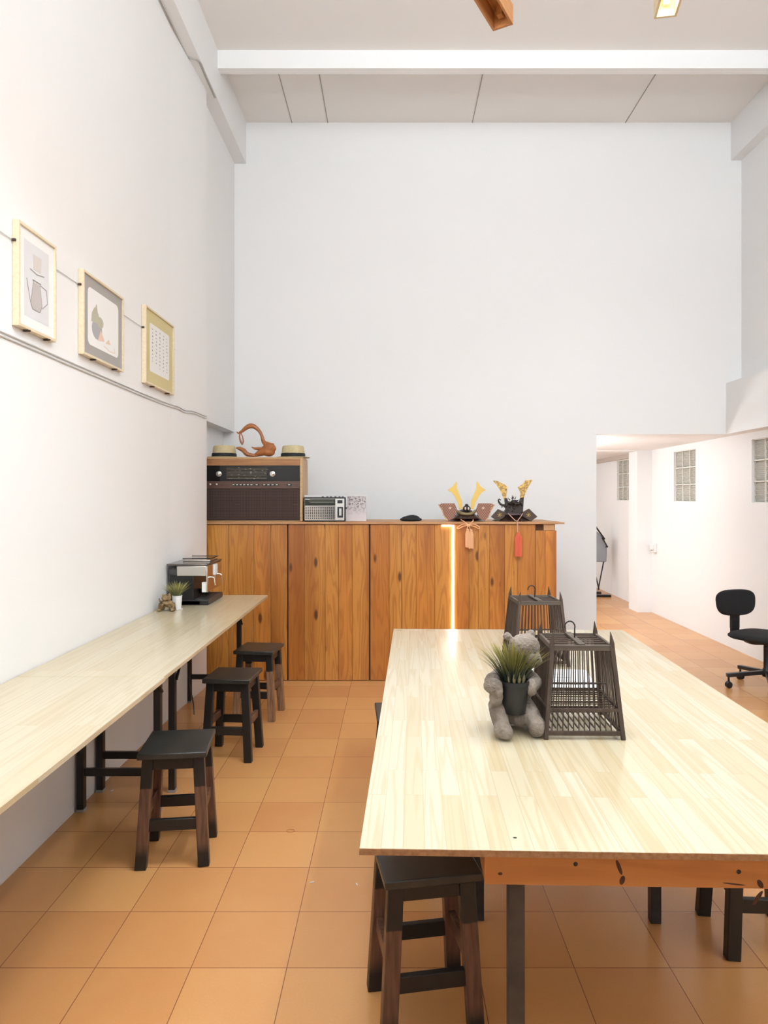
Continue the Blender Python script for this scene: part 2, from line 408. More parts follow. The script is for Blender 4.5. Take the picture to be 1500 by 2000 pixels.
# ------------------------------------------------------------------ framed pictures
FRM = m_wood('pale_frame_wood', (.80, .69, .50), (.74, .60, .40), axis=1, rough=.45)
CLIP = mat('dark_clip', (.06, .035, .02), .4)
def rrect(y0, y1, z0, z1, r, n=6):
    pts = []
    for cy, cz, a0 in ((y1 - r, z0 + r, -90), (y1 - r, z1 - r, 0), (y0 + r, z1 - r, 90), (y0 + r, z0 + r, 180)):
        for k in range(n + 1): a = R(a0 + 90 * k / n); pts.append((cy + r * math.cos(a), cz + r * math.sin(a)))
    return pts
def flat(mb, poly, x0, x1=None, mi=0):
    x1 = x1 if x1 is not None else x0 + .0004
    return mb.prism(poly, lambda a, b: (x0, a, b), lambda a, b: (x1, a, b), mi)
def picture(label, y0, y1, z0, z1, matc, matw, inner, fw=.012, round_=0, printc=(.86, .85, .83)):
    r = thing('framed_picture', label, 'picture', (XL, (y0 + y1) / 2, z0), group='framed pictures on the left wall')
    W = y1 - y0; H = z1 - z0; f = MB()
    f.bb(.001, .028, -W / 2, -W / 2 + fw, 0, H).bb(.001, .028, W / 2 - fw, W / 2, 0, H)
    f.bb(.001, .028, -W / 2 + fw, W / 2 - fw, 0, fw).bb(.001, .028, -W / 2 + fw, W / 2 - fw, H - fw, H)
    f.build('frame', FRM, r, bevel=.0015)
    MB().bb(.002, .020, -W / 2 + fw, W / 2 - fw, fw, H - fw).build('mat_board', mat('mat_board', matc, .8), r)
    a, b = -W / 2 + matw, W / 2 - matw; c, d = matw, H - matw
    mb = MB(); flat(mb, rrect(a, b, c, d, round_) if round_ else [(a, c), (b, c), (b, d), (a, d)], .0202, .0206)
    pr = mb.build('print', mat('print_paper', printc, .8), r)
    inner(r, pr, a, b, c, d)
    for yy in (-W * .25, W * .28): MB().box((.016, yy, -.004), (.02, .012, .008)).ball((.03, yy, -.004), .005, 8).build('bottom_clip', CLIP, r)
    MB().box((.010, -W / 2 - .004, 2.478 - z0), (.016, .010, .010)).build('wire_clip', CLIP, r, bevel=.002)
    return r
G1 = mat('grey_wash', (.52, .48, .47), .8); G2 = mat('grey_outline', (.30, .27, .26), .8); G3 = mat('pale_wash', (.66, .60, .56), .8)
def stroke(mb, pts, wd, x, mi=0):
    for (a, b), (c, d) in zip(pts, pts[1:]):
        L = math.hypot(c - a, d - b) or 1; nx, ny = -(d - b) / L * wd / 2, (c - a) / L * wd / 2
        flat(mb, [(a + nx, b + ny), (a - nx, b - ny), (c - nx, d - ny), (c + nx, d + ny)], x, x + .0003, mi)
def in1(r, pr, a, b, c, d):
    cy = .0; mb = MB()
    S = lambda u, v: (a + (b - a) * u, c + (d - c) * v)
    flat(mb, [S(.36, .67), S(.66, .67), S(.68, .87), S(.34, .87)], .0208, mi=2)
    flat(mb, [S(.30, .14), S(.62, .14), S(.70, .22), S(.62, .50), S(.36, .50), S(.24, .20)], .0208, mi=0)
    stroke(mb, [S(.22, .65), S(.5, .62), S(.80, .65)], .004, .0212, 1)
    stroke(mb, [S(.32, .52), S(.66, .52)], .005, .0212, 1)
    stroke(mb, [S(.24, .20), S(.08, .50)], .003, .0212, 1)
    stroke(mb, [S(.64, .50), S(.90, .48), S(.94, .30), S(.72, .20)], .003, .0212, 1)
    stroke(mb, [S(.25, .19), S(.32, .13), S(.62, .13), S(.70, .22)], .003, .0212, 1)
    stroke(mb, [S(.36, .52), S(.24, .20)], .002, .0212, 1); stroke(mb, [S(.62, .50), S(.71, .22)], .002, .0212, 1)
    mb.build('drawing', [G1, G2, G3], r)
G4 = mat('olive_wash', (.50, .47, .36), .8); G5 = mat('peach_wash', (.80, .60, .48), .8); G6 = mat('slate_wash', (.42, .41, .42), .8)
def ell(cy, cz, ry, rz, n=20): return [(cy + ry * math.cos(2 * math.pi * k / n), cz + rz * math.sin(2 * math.pi * k / n)) for k in range(n)]
def in2(r, pr, a, b, c, d):
    S = lambda u, v: (a + (b - a) * u, c + (d - c) * v); mb = MB(); w_, h_ = b - a, d - c
    flat(mb, ell(*S(.28, .33), w_ * .16, h_ * .18), .0208, mi=2)
    flat(mb, [S(.10, .42), S(.40, .44), S(.32, .62), S(.20, .70), S(.12, .58)], .0209, mi=0)
    flat(mb, ell(*S(.38, .48), w_ * .10, h_ * .10), .0210, mi=0)
    flat(mb, [S(.30, .14), S(.52, .18), S(.40, .36)], .0212, mi=1)
    flat(mb, [S(.55, .16), S(.72, .18), S(.66, .26)], .0209, mi=1)
    stroke(mb, [S(.5, .10), S(.7, .05), S(.88, .07), S(.84, .15)], .004, .0209, 1)
    flat(mb, [S(.18, .62), S(.30, .62), S(.26, .78)], .0213, mi=0)
    mb.build('drawing', [G4, G5, G6], r)
def in3(r, pr, a, b, c, d):
    mb = MB(); rnd = random.Random(3)
    for k in range(5):
        u = a + (b - a) * (.13 + .185 * k); z = d - (d - c) * .10
        while z > c + (d - c) * (.08 + .1 * rnd.random()):
            wd = .012 + rnd.random() * .010
            for _ in range(3):
                p = (u + rnd.uniform(-wd, wd) * .7, z + rnd.uniform(-.006, .006)); q = (u + rnd.uniform(-wd, wd) * .7, z + rnd.uniform(-.006, .006))
                stroke(mb, [p, q], .0025, .0208)
            z -= .022
    mb.build('handwriting', mat('ink', (.10, .10, .12), .8), r)
picture('drawing of a cup above a tall coffee pot, nearest picture on the left wall', 2.77, 3.08, 2.145, 2.56, (.86, .85, .83), .055, in1, printc=(.72, .71, .72))
picture('framed still life drawing with wide grey mat, middle of the three wall pictures', 3.35, 3.853, 2.15, 2.553, (.40, .38, .355), .062, in2, round_=.03)
picture('framed handwritten calligraphy sheet with a yellow-green mat on left wall', 4.195, 4.735, 2.15, 2.613, (.66, .57, .30), .085, in3, round_=.015)

# ------------------------------------------------------------------ plank cabinet and worktop
CF = 5.68; CZ = 1.255; WT = .018
X = lambda px: (px - HX) * CF / F
cab = thing('plank_cabinet', 'long bar cabinet clad in orange varnished pine planks against the back', 'cabinet', (0, CF, 0))
MB().bb(-1.60, 1.30, .024, .60, .0, CZ).build('body', mat('cabinet_core', (.10, .04, .015), .8), cab)
panels = [(383, 561.5, [405, 447, 496, 529]), (562.5, 721.5, [595, 635, 661, 688]), (722.5, 883, [760, 784, 813, 849]), (884, 1088, [916, 934, 956, 986, 1011, 1046, 1065])]
for i, (a, b, cuts) in enumerate(panels):
    mb = MB(); e = [a + .8] + cuts + [b - .8]
    for u, v in zip(e, e[1:]):
        top = CZ - (.052 if v > 1046 and u >= 1046 else .004)
        y = random.uniform(-.001, .001)
        mb.bb(X(u) + .0012, X(v) - .0012, y, .024, .006, top)
    nails = mb; rn = random.Random(i)
    for u, v in zip(e, e[1:]):
        for z in (CZ - .05, .72, .07):
            for _ in range(2): nails.ball((rn.uniform(X(u) + .012, X(v) - .012), -.001, z + rn.uniform(-.02, .02)), (.0022, .001, .0022), 6, mi=1)
    mb.build('plank_door' if i in (1, 2) else 'plank_panel', [PLANK, BLACK], cab, bevel=.0012)
MB().bb(X(1062), X(1083), .002, .024, CZ - .05, CZ).build('corner_block', WORKTOP, cab)
wt = MB(); wt.bb(-1.60, X(1088) + .01, CF - .02, CF + .62, CZ, CZ + WT).bb(X(1088) - .25, X(1103), CF + .0, CF + .30, CZ + .001, CZ + WT - .004)
tag(wt.build('worktop', WORKTOP, bevel=.003), 'thin pine worktop board lying along the top of the plank cabinet', 'worktop')
ls = MB(); xl = X(884.5)
ls.bb(xl - .008, xl + .008, CF - .009, CF - .0015, .02, CZ - .008).bb(xl - .09, xl - .0081, CF - .009, CF - .0015, CZ - .018, CZ - .008)
tag(ls.build('light_strip', LEDM, bevel=.003), 'glowing white LED strip running down the front of the plank cabinet', 'light')
TZ = CZ + WT

# ------------------------------------------------------------------ old valve radio
rad = thing('cabinet_radio', 'large vintage cabinet radio with brown cloth speaker front on the worktop', 'radio', (0, 5.72, TZ))
def p2(px, py, Y=5.72): v = at(px, py, Y); return v.x, v.z - TZ
RL, RR = -1.605, p2(591, 0)[0]; RT = p2(0, 893)[1]
RW = m_wood('radio_case_wood', (.62, .40, .20), (.48, .28, .12), axis=0, rough=.4)
c = MB(); c.bb(RL, RR, 0, .34, RT - .014, RT).bb(RR - .022, RR, 0, .34, 0, RT - .014).bb(RL, RL + .02, 0, .34, 0, RT - .014).bb(RL, RR, .02, .34, 0, RT - .014)
c.bb(RL, RR, .0, .02, 0, .008); c.build('case', RW, rad, bevel=.003)
a0, a1 = RL + .02, RR - .023
MB().bb(a0, a1, .002, .02, p2(0, 909)[1], RT - .014).build('top_rail', m_wood('rail_wood', (.45, .22, .08), (.30, .13, .05), axis=0), rad)
dial = MB().bb(a0, a1, .006, .02, p2(0, 940)[1], p2(0, 909)[1]).build('dial_panel', mat('black_glass', (.008, .008, .008), .08), rad)
sc = MB(); x0, x1 = p2(442, 0)[0], p2(521, 0)[0]; z0, z1 = p2(0, 936)[1], p2(0, 913)[1]
for k in range(8): z = z0 + (z1 - z0) * (k + .5) / 8; sc.bb(x0, x1, .0045, .006, z - .0008, z + .0008)
for k in range(30):
    x = x0 + (x1 - x0) * random.random(); z = z0 + (z1 - z0) * random.random(); sc.bb(x, x + .012, .004, .006, z, z + .0025)
sc.build('tuning_scale', mat('scale_print', (.33, .27, .20), .5), dial)
for px, m_ in ((427, STEEL), (532, CHROME)):
    x, z = p2(px, 925.5); kb = MB(); kb.lathe([(.022, 0), (.022, -.004), (.016, -.006), (.014, -.022), (.010, -.024)], (x, .006, z), 24, rot=Matrix.Rotation(R(-90), 3, 'X'))
    MBr = MB(); MBr.lathe([(.022, 0), (.022, .004), (.016, .006), (.014, .024), (.010, .026)], (x, .006, z), 24, rot=Matrix.Rotation(R(90), 3, 'X'))
    MBr.build('tuning_knob', m_, dial)
za, zb = p2(0, 954)[1], p2(0, 940)[1]
kp = MB().bb(a0, a1, -.004, .02, za, zb).build('key_panel', m_wood('walnut_panel', (.13, .065, .045), (.08, .04, .03), axis=0, rough=.3), rad, bevel=.002)
ks = MB(); IVO = mat('ivory_key', (.70, .65, .58), .4)
for u, v in ((453, 495), (497, 506.5), (512.5, 545), (560, 570)):
    xa, xb = p2(u, 0)[0], p2(v, 0)[0]; zc = (za + zb) / 2; ks.bb(xa, xb, -.007, -.004, zc - .010, zc + .009)
    n = max(1, int((xb - xa) / .028))
    for k in range(n): x = xa + (xb - xa) * (k + .5) / n; MB().bb(x - .008, x + .008, -.011, -.007, zc - .003, zc + .005).build('push_key', IVO, kp, bevel=.001)
for px in (411, 423.5): x, z = p2(px, 946); MB().ball((x, -.005, z), .008, 10).build('small_knob', IVO, kp)
ks.build('key_slot', BLACK, kp)
t = NT('speaker_cloth'); Xn = t.xyz()
da = t.math('SINE', t.math('MULTIPLY', t.math('ADD', Xn[0], Xn[2]), 250)); db = t.math('SINE', t.math('MULTIPLY', t.math('SUBTRACT', Xn[0], Xn[2]), 250))
ff = t.rng(t.math('MULTIPLY', da, db), -.4, .8); t.l(t.mix(ff, (.028, .014, .011), (.085, .05, .04)), t.b.inputs['Base Color']); t.b.inputs['Roughness'].default_value = .8
MB().bb(a0, a1, .001, .02, .012, za).build('speaker_cloth', t.m, rad, bevel=.004)

# hats on the radio
STRAW = mat('straw', (.72, .60, .36), .8, bump=.6, bscale=350, vary=.5, vscale=60, vcol=(.58, .44, .22))
HZ = TZ + RT
def hat(label, px, y, rz):
    h = thing('straw_hat', label, 'hat', (at(px, 0, y).x, y, HZ + .001), rz, 'straw hats on the radio')
    cr = MB(); cr.lathe([(.099, .004), (.097, .03), (.090, .088), (.084, .101), (.070, .104), (.050, .098), (.0, .092)], n=40, sx=1, sy=1.1); cr.build('crown', STRAW, h)
    bd = MB(); bd.lathe([(.0995, .006), (.101, .008), (.0985, .038), (.0965, .040)], n=40, sx=1.015, sy=1.115); bd.build('hat_band', mat('black_ribbon', (.010, .012, .016), .7), h)
    br = MB(); br.lathe([(.09, .001), (.138, .003), (.141, .006), (.135, .009), (.098, .009)], n=40, sx=1, sy=1.08); br.build('brim', STRAW, h)
hat('pale straw hat with black band at the left end of the big radio', 438, 5.90, 0)
hat('straw hat with black band overhanging the right end of the big radio', 572.5, 5.90, .2)

# carved wooden bird sculpture
CARVE = m_wood('carved_hardwood', (.46, .17, .055), (.30, .09, .025), axis=0, rough=.28, sc=.5)
sc_ = thing('wooden_sculpture', 'carved reddish wooden long-necked bird sculpture between the two straw hats', 'sculpture', (0, 5.86, HZ))
def q(px, py, dy=0): v = at(px, py, 5.86); return Vector((v.x, dy, v.z - HZ))
bd = MB(); bd.tube(smoothpath([q(497, 890), q(509, 884), q(520, 879), q(530, 877), q(537, 881)], 6), lerps([.012, .030, .045, .047, .020], 6), 16, flat=.9)
bd.ball(q(525, 883), (.052, .04, .037), 20)
bd.tube(smoothpath([q(533, 873), q(523, 869), q(515, 863), q(511, 850), q(505, 840), q(496, 833), q(488, 832), q(480, 836), q(473, 842), q(467, 845)], 6), lerps([.032, .026, .018, .013, .015, .020, .022, .018, .013, .008], 6), 12)
bd.build('body', CARVE, sc_, remesh=.003, smooth_it=6)
hd = MB(); hd.tube(smoothpath([q(462, 843), q(466, 846), q(472, 843)], 5), lerps([.002, .008, .009], 5), 10)
hd.tube(smoothpath([q(469, 846), q(468, 853), q(470, 862), q(473, 869)], 5), lerps([.005, .006, .008, .004], 5), 10)
hd.tube(smoothpath([q(471, 846), q(474, 854), q(475, 862), q(473, 869)], 5), lerps([.005, .005, .006, .004], 5), 10); hd.build('beak', CARVE, sc_)
lf = MB(); lf.tube(smoothpath([q(461, 875), q(468, 876), q(476, 880), q(483, 887), q(498, 890)], 6), lerps([.004, .016, .019, .019, .012], 6), 12, flat=1.2)
lf.tube(smoothpath([q(491, 873), q(498, 876), q(505, 876), q(516, 876)], 6), lerps([.002, .011, .013, .012], 6), 12, flat=1.2); lf.build('leaf_petal', CARVE, sc_)

# portable radio and printed box behind it
pr = thing('portable_radio', 'silver and black portable radio with chequered grille beside the cabinet radio', 'radio', (0, 5.72, TZ))
xa, xb = p2(593, 0)[0], p2(674.5, 0)[0]; zt = p2(0, 971)[1]
MB().bb(xa, xb, 0, .085, .002, zt).build('case', BLKPLA, pr, bevel=.006)
MB().bb(xa + .008, xb - .008, -.002, 0, .01, zt - .012).build('face_plate', STEEL, pr, bevel=.001)
xg, zg = p2(655, 0)[0], p2(0, 988)[1]
MB().bb(xa + .010, xg, -.004, -.002, zg + .002, zt - .014).build('dial_window', mat('dial_window', (.03, .035, .025), .15), pr)
g = MB(); 
for k in range(15): x = xa + .012 + (xg - xa - .016) * k / 14; g.bb(x - .0028, x + .0028, -.0045, -.003, .018, zg - .004)
for k in range(9): z = .020 + (zg - .026) * k / 8; g.bb(xa + .010, xg, -.0055, -.0045, z - .0025, z + .0025)
MB().bb(xa + .010, xg - .001, -.003, -.002, .016, zg - .002).build('grille_backing', BLACK, pr)
g.build('speaker_grille', CHROME, pr)
kx = MB().bb(p2(659, 0)[0], p2(670, 0)[0], -.005, -.002, p2(0, 1011)[1], p2(0, 990)[1]).bb(p2(659, 0)[0], p2(669, 0)[0], -.005, -.002, p2(0, 983)[1], p2(0, 977)[1])
kx.build('control_panel', BLKPLA, pr, bevel=.001)
MB().bb(p2(662.5, 0)[0], p2(667, 0)[0], -.008, -.005, p2(0, 1007)[1], p2(0, 993)[1]).build('slider', STEEL, pr)
dl = MB()
for k in range(3): z = zt - .022 - k * .011; dl.bb(xa + .03 + .01 * k, xg - .01, -.005, -.004, z, z + .0015)
dl.bb(xa + .014, xa + .05, -.005, -.004, zt - .021, zt - .015); dl.build('dial_print', mat('dial_print', (.45, .47, .38), .5), pr)
for px in (630, 639, 646, 655, 663, 669): x = p2(px, 0)[0]; MB().bb(x - .009, x + .007, .02, .04, zt, zt + .006).build('top_button', BLKPLA, pr, bevel=.001)
MB().tube([(xb, .03, zt * .55), (xb + .010, .03, zt * .55)], .008, 12).build('side_knob', BLKPLA, pr)
bx = thing('printed_box', 'flat white box printed with dark bare branches standing behind the portable radio', 'box', (0, 5.84, TZ))
qa, qb = at(594, 0, 5.84).x, at(715, 0, 5.84).x; qz = at(0, 967, 5.84).z - TZ
t = NT('branch_print'); n = t.noise(t.tc.outputs['Object'], 60, 8, .75); n2 = t.noise(t.tc.outputs['Object'], 12, 3)
Xn = t.xyz(); fz = t.math('MULTIPLY', t.rng(n, .50, .56), t.rng(Xn[2], .05, .14))
t.l(t.mix(fz, t.mix(t.rng(Xn[2], 0, .2), (.72, .64, .64), (.55, .50, .50)), (.10, .07, .06)), t.b.inputs['Base Color'])
MB().bb(qa, qb, 0, .05, 0, qz).build('carton', mat('box_card', (.74, .71, .70), .7), bx, bevel=.001)
MB().bb(at(678, 0, 5.84).x, qb - .003, -.0008, 0, .002, qz - .010).build('printed_front', t.m, bx)

# black cap
cp = thing('knitted_cap', 'crumpled black cap lying on the worktop left of the helmets', 'cap', (at(802.5, 0, 5.86).x, 5.86, TZ))
b = MB(); b.ball((0, 0, .014), (.092, .09, .022), 20); b.ball((.01, .0, .030), (.06, .06, .020), 16); b.ball((-.03, 0, .026), (.045, .05, .015), 16); b.ball((.02, 0, .045), (.012, .01, .007), 8)
b.v = [(x, y, max(z, .003)) for x, y, z in b.v]
b.build('cloth', mat('black_cloth', (.012, .013, .015), .9), cp, remesh=.004, smooth_it=4, disp=.006)

# ------------------------------------------------------------------ samurai helmets
GOLD = mat('gold', (.66, .44, .11), .38, metal=.4); LAC = mat('dark_lacquer', (.035, .015, .012), .2); BRONZE = mat('dark_bronze', (.05, .04, .035), .4, metal=.5, bump=.5, bscale=150)
t = NT('laced_flap'); Xn = t.xyz()
lf_ = t.math('MULTIPLY', t.math('SINE', t.math('MULTIPLY', Xn[0], 330)), t.math('SINE', t.math('MULTIPLY', Xn[2], 260)))
t.l(t.mix(t.rng(lf_, 0, .4), (.22, .085, .06), (.42, .22, .13)), t.b.inputs['Base Color']); t.b.inputs['Roughness'].default_value = .5; LACE = t.m
TRIM = mat('lacing_edge', (.70, .42, .22), .6); ROPE1 = mat('peach_cord', (.78, .42, .22), .7); ROPE2 = mat('coral_silk', (.72, .14, .07), .7)
HY_ = 5.84
def hq(px, py, cx, dy=0): v = at(px, py, HY_); return Vector((v.x - at(cx, 0, HY_).x, dy, v.z - TZ))
def plate(mb, pts, y, th, mi=0, curve=0):
    n = len(pts); mb.prism([(p.x, p.z) for p in pts], lambda a, b: (a, y - th / 2 + curve * a * a, b), lambda a, b: (a, y + th / 2 + curve * a * a, b), mi)
def tassel(parent, name, m, x, ztop, zbot, wd, y):
    mb = MB(); mb.ball((x, y, ztop - .008), (.012, .012, .011), 12)
    k = 16
    for i in range(k):
        a = 2 * math.pi * i / k; rx = wd / 2
        mb.tube([(x + math.cos(a) * .007, y + math.sin(a) * .006, ztop - .014), (x + math.cos(a) * rx, y + math.sin(a) * .010, ztop - .04), (x + math.cos(a) * rx, y + math.sin(a) * .011, zbot + random.uniform(0, .008))], .0046, 6)
    return mb.build(name, m, parent)
h1 = thing('samurai_helmet', 'miniature samurai helmet with plain smooth gold horns and reddish side flaps', 'helmet', (at(910, 0, HY_).x, HY_, TZ), group='ornamental helmets on the worktop')
C = 910
mb = MB()
for s in (-1, 1):
    L = [(902, 994), (896, 994), (893, 982), (887, 970), (881, 962), (873, 957.5), (878, 954), (884, 949), (890, 940), (891.5, 944), (891.5, 954), (896, 966), (901, 978)]
    pts = [hq(px, py, C) for px, py in L]
    if s > 0: pts = [Vector((-p.x, 0, p.z)) for p in pts]
    mb = MB(); plate(mb, pts, -.055, .004); mb.build('horn_crest', GOLD, h1, bevel=.001)
mb = MB(); mb.lathe([(.088, .012), (.086, .04), (.074, .07), (.052, .09), (.022, .10), (0, .102)], (0, .03, 0), 28); mb.build('bowl', LAC, h1)
mb = MB(); mb.ball((0, -.06, .105), (.033, .018, .026), 18); mb.lathe([(.012, 0), (.016, .004), (.010, .012), (0, .015)], (0, -.055, .128), 12); mb.build('crest_ball', BRONZE, h1)
mb = MB(); mb.ball((-.012, -.076, .104), (.007, .006, .014), 10); mb.ball((.014, -.076, .104), (.007, .006, .014), 10); mb.build('crest_inlay', mat('silver_inlay', (.7, .62, .55), .3, metal=.6), h1)
mb = MB(); mb.tube(smoothpath([(-.072, -.02, .082), (-.045, -.075, .066), (0, -.095, .060), (.045, -.075, .066), (.072, -.02, .082)], 6), .013, 10); mb.build('brow_band', mat('brow_gilt', (.30, .24, .12), .35, metal=.6, bump=.6, bscale=120), h1)
mb = MB(); N = 20
vs = []
for k in range(N + 1):
    a = math.pi * k / N; vs += [(-math.cos(a) * .075, -.02 - math.sin(a) * .065, .058), (-math.cos(a) * .102, -.02 - math.sin(a) * .105, .026), (-math.cos(a) * .102, -.02 - math.sin(a) * .105, .022), (-math.cos(a) * .073, -.02 - math.sin(a) * .06, .052)]
mb.add(vs, [(4 * k + i, 4 * k + (i + 1) % 4, 4 * k + 4 + (i + 1) % 4, 4 * k + 4 + i) for k in range(N) for i in range(4)] + [(0, 1, 2, 3), (4 * N, 4 * N + 3, 4 * N + 2, 4 * N + 1)]); mb.build('visor', LAC, h1)
for s in (-1, 1):
    L = [(856, 986), (864, 983), (887, 983), (892, 996), (886, 1012), (874, 1017), (868, 1010), (862, 996)]
    pts = [hq(px, py, C) for px, py in L]
    if s > 0: pts = [Vector((-p.x, 0, p.z)) for p in pts]
    mb = MB(); plate(mb, pts, -.045, .012); fl = mb.build('side_flap', LACE, h1, bevel=.003)
    mb = MB()
    for e in ((0, 7), (7, 6), (6, 5)):
        a, b_ = pts[e[0]], pts[e[1]]
        for k in range(5): p = a.lerp(b_, k / 5); mb.ball((p.x, -.053, p.z), (.005, .004, .005), 8)
    for k in range(6): p = pts[1].lerp(pts[6], k / 6) + Vector((-.012 * s * -1, 0, 0)); mb.ball((p.x, -.053, p.z), (.004, .003, .005), 8)
    mb.build('lacing', TRIM, fl)
    mb = MB(); p = hq(878, 992, C); px_ = p.x if s < 0 else -p.x
    mb.box((px_, -.053, p.z), (.022, .004, .012), Matrix.Rotation(.4 * s, 3, 'Y')); mb.box((px_, -.054, p.z), (.010, .004, .022), Matrix.Rotation(.4 * s, 3, 'Y')); mb.build('flap_crest', mat('flap_gilt', (.6, .42, .3), .4, metal=.4), fl, bevel=.001)
mb = MB()
for k in range(4):
    r0 = .105 + .012 * k; mb.lathe([(r0, .050 - .013 * k), (r0 + .012, .036 - .013 * k if k < 3 else .002), (r0 + .009, .036 - .013 * k if k < 3 else .001)], (0, .03, 0), 28, sy=.85)
mb.build('neck_guard', LAC, h1)
mb = MB(); yy = -.192; zb_ = -.004
mb.tube(smoothpath([(-.05, -.08, .018), (-.045, -.13, .010), (-.03, yy, 0), (-.004, yy - .006, -.022)], 5), .005, 8)
mb.tube(smoothpath([(.05, -.08, .018), (.045, -.13, .010), (.03, yy, 0), (.004, yy - .006, -.022)], 5), .005, 8)
kn = Vector((0, yy - .01, -.028)); kx_ = at(915, 0, HY_).x - at(910, 0, HY_).x
mb.ball(kn, (.014, .010, .012), 12)
for s in (-1, 1):
    mb.tube(smoothpath([kn, kn + Vector((s * .04, -.003, .012)), kn + Vector((s * .085, 0, -.012)), kn + Vector((s * .08, 0, -.026)), kn + Vector((s * .04, 0, -.006)), kn], 6), .0048, 8)
    mb.tube(smoothpath([kn, kn + Vector((s * .012, 0, -.025)), kn + Vector((s * .014, 0, -.05))], 4), .004, 8)
mb.build('tied_cord', ROPE1, h1)
tassel(h1, 'tassel', ROPE1, -.006, -.055, -.205, .030, yy - .008)
tassel(h1, 'tassel', ROPE1, .022, -.060, -.215, .030, yy - .004)

h2 = thing('samurai_helmet', 'miniature samurai helmet with dark dragon and broad ornate gold horns', 'helmet', (at(1002, 0, HY_).x, HY_, TZ), group='ornamental helmets on the worktop')
C = 1002; ORN = mat('engraved_gold', (.72, .48, .14), .35, metal=.5, vary=.9, vscale=70, vcol=(.22, .12, .05), bump=.5, bscale=120)
mb = MB()
for L in ([(983, 976), (979, 967), (974, 956), (967, 946), (961, 939), (968, 939), (976, 943), (983, 946), (989, 951), (988, 962), (986, 974)],
          [(1013, 976), (1014, 962), (1009, 952), (1015, 948), (1020, 944), (1024, 938), (1031, 938), (1038, 937), (1034, 944), (1028, 954), (1023, 966), (1020, 976)]):
    mb = MB(); plate(mb, [hq(px, py, C) for px, py in L], -.05, .006); mb.build('horn_crest', ORN, h2, bevel=.001)
mb = MB()
plate(mb, [hq(px, py, C) for px, py in [(983, 973), (989, 973), (991, 982), (1011, 983), (1014, 972), (1021, 971), (1019, 1003), (986, 1003)]], -.045, .018)
mb.build('brow_plate', BRONZE, h2, bevel=.002)
mb = MB(); rn = random.Random(11)
for k in range(16): p = hq(rn.uniform(987, 1017), rn.uniform(980, 1001), C); mb.ball((p.x, -.056, p.z), rn.uniform(.005, .009), 8)
mb.tube(smoothpath([hq(px, py, C, -.07) for px, py in ((985, 990), (990, 981), (997, 984), (1003, 979), (1009, 984), (1014, 979), (1017, 988))], 5), lerps([.006, .010, .012, .014, .012, .009, .005], 5), 10)
mb.ball(hq(999, 980, C, -.085), (.022, .02, .017), 12); mb.ball(hq(1003, 984, C, -.098), (.014, .014, .010), 10)
for a, b_ in (((997, 975), (997, 966)), ((1002, 975), (1005, 969)), ((993, 977), (988, 971)), ((1006, 978), (1012, 976)), ((999, 974), (1000, 968))):
    mb.tube([hq(*a, C, -.08), hq(*b_, C, -.085)], [.006, .0012], 8)
mb.build('dragon', BRONZE, h2, remesh=.0028, smooth_it=1)
mb = MB(); mb.tube(smoothpath([hq(px, py, C, -.06) for px, py in ((988, 986), (981, 987), (975, 984), (971.5, 978), (973, 975), (976, 977))], 5), lerps([.011, .010, .009, .007, .006, .004], 5), 10)
for px, py in ((978, 990), (983, 990)): mb.ball(hq(px, py, C, -.06), .006, 8)
mb.build('dragon_tail', BRONZE, h2)
mb = MB(); mb.lathe([(.085, .012), (.083, .045), (.070, .085), (.045, .115), (0, .13)], (0, .03, 0), 28); mb.build('bowl', LAC, h2)
for s, L in ((-1, [(957, 1009), (971, 994), (987, 1001), (984, 1009), (971, 1018)]), (1, [(1047.5, 1009), (1031, 993), (1017, 1001), (1020, 1009), (1034, 1018)])):
    pts = [hq(px, py, C) for px, py in L]
    mb = MB(); plate(mb, pts, -.045, .014); fl = mb.build('side_flap', mat('dark_laced_flap', (.09, .06, .045), .45, bump=.8, bscale=160), h2, bevel=.003)
    mb = MB(); cx_ = sum(p.x for p in pts) / 5; cz_ = sum(p.z for p in pts) / 5
    for k in range(3): mb.box((cx_, -.053, cz_ + .003), (.040, .003, .003), Matrix.Rotation(R(60 * k + 15), 3, 'Y'))
    mb.build('flap_crest', GOLD, fl)
mb = MB(); vs = []
for k in range(N + 1):
    a = math.pi * k / N; vs += [(-math.cos(a) * .07, -.02 - math.sin(a) * .06, .068), (-math.cos(a) * .082, -.02 - math.sin(a) * .10, .060), (-math.cos(a) * .082, -.02 - math.sin(a) * .10, .056), (-math.cos(a) * .07, -.02 - math.sin(a) * .06, .062)]
mb.add(vs, [(4 * k + i, 4 * k + (i + 1) % 4, 4 * k + 4 + (i + 1) % 4, 4 * k + 4 + i) for k in range(N) for i in range(4)] + [(0, 1, 2, 3), (4 * N, 4 * N + 3, 4 * N + 2, 4 * N + 1)]); mb.build('visor', mat('violet_lacquer', (.16, .11, .12), .25), h2)
mb = MB(); mb.lathe([(.10, .055), (.165, .006), (.165, .0015), (.095, .045)], (0, .04, 0), 28, sy=.8); mb.build('neck_guard', LAC, h2)
mb = MB()
for s in (-1, 1): mb.tube(smoothpath([(s * .058, -.115, .066), (s * .035, -.145, .038), (s * .006, -.168, .006)], 5), .0035, 8)
mb.tube([(0, -.17, .008), (.002, -.2, -.004), (.002, -.203, -.09)], .0045, 8); mb.ball((0, -.17, .006), .007, 8)
mb.build('chin_cord', mat('pink_cord', (.60, .34, .26), .7), h2)
tassel(h2, 'tassel', ROPE2, .008, -.08, -.275, .046, -.203)
'''
'''
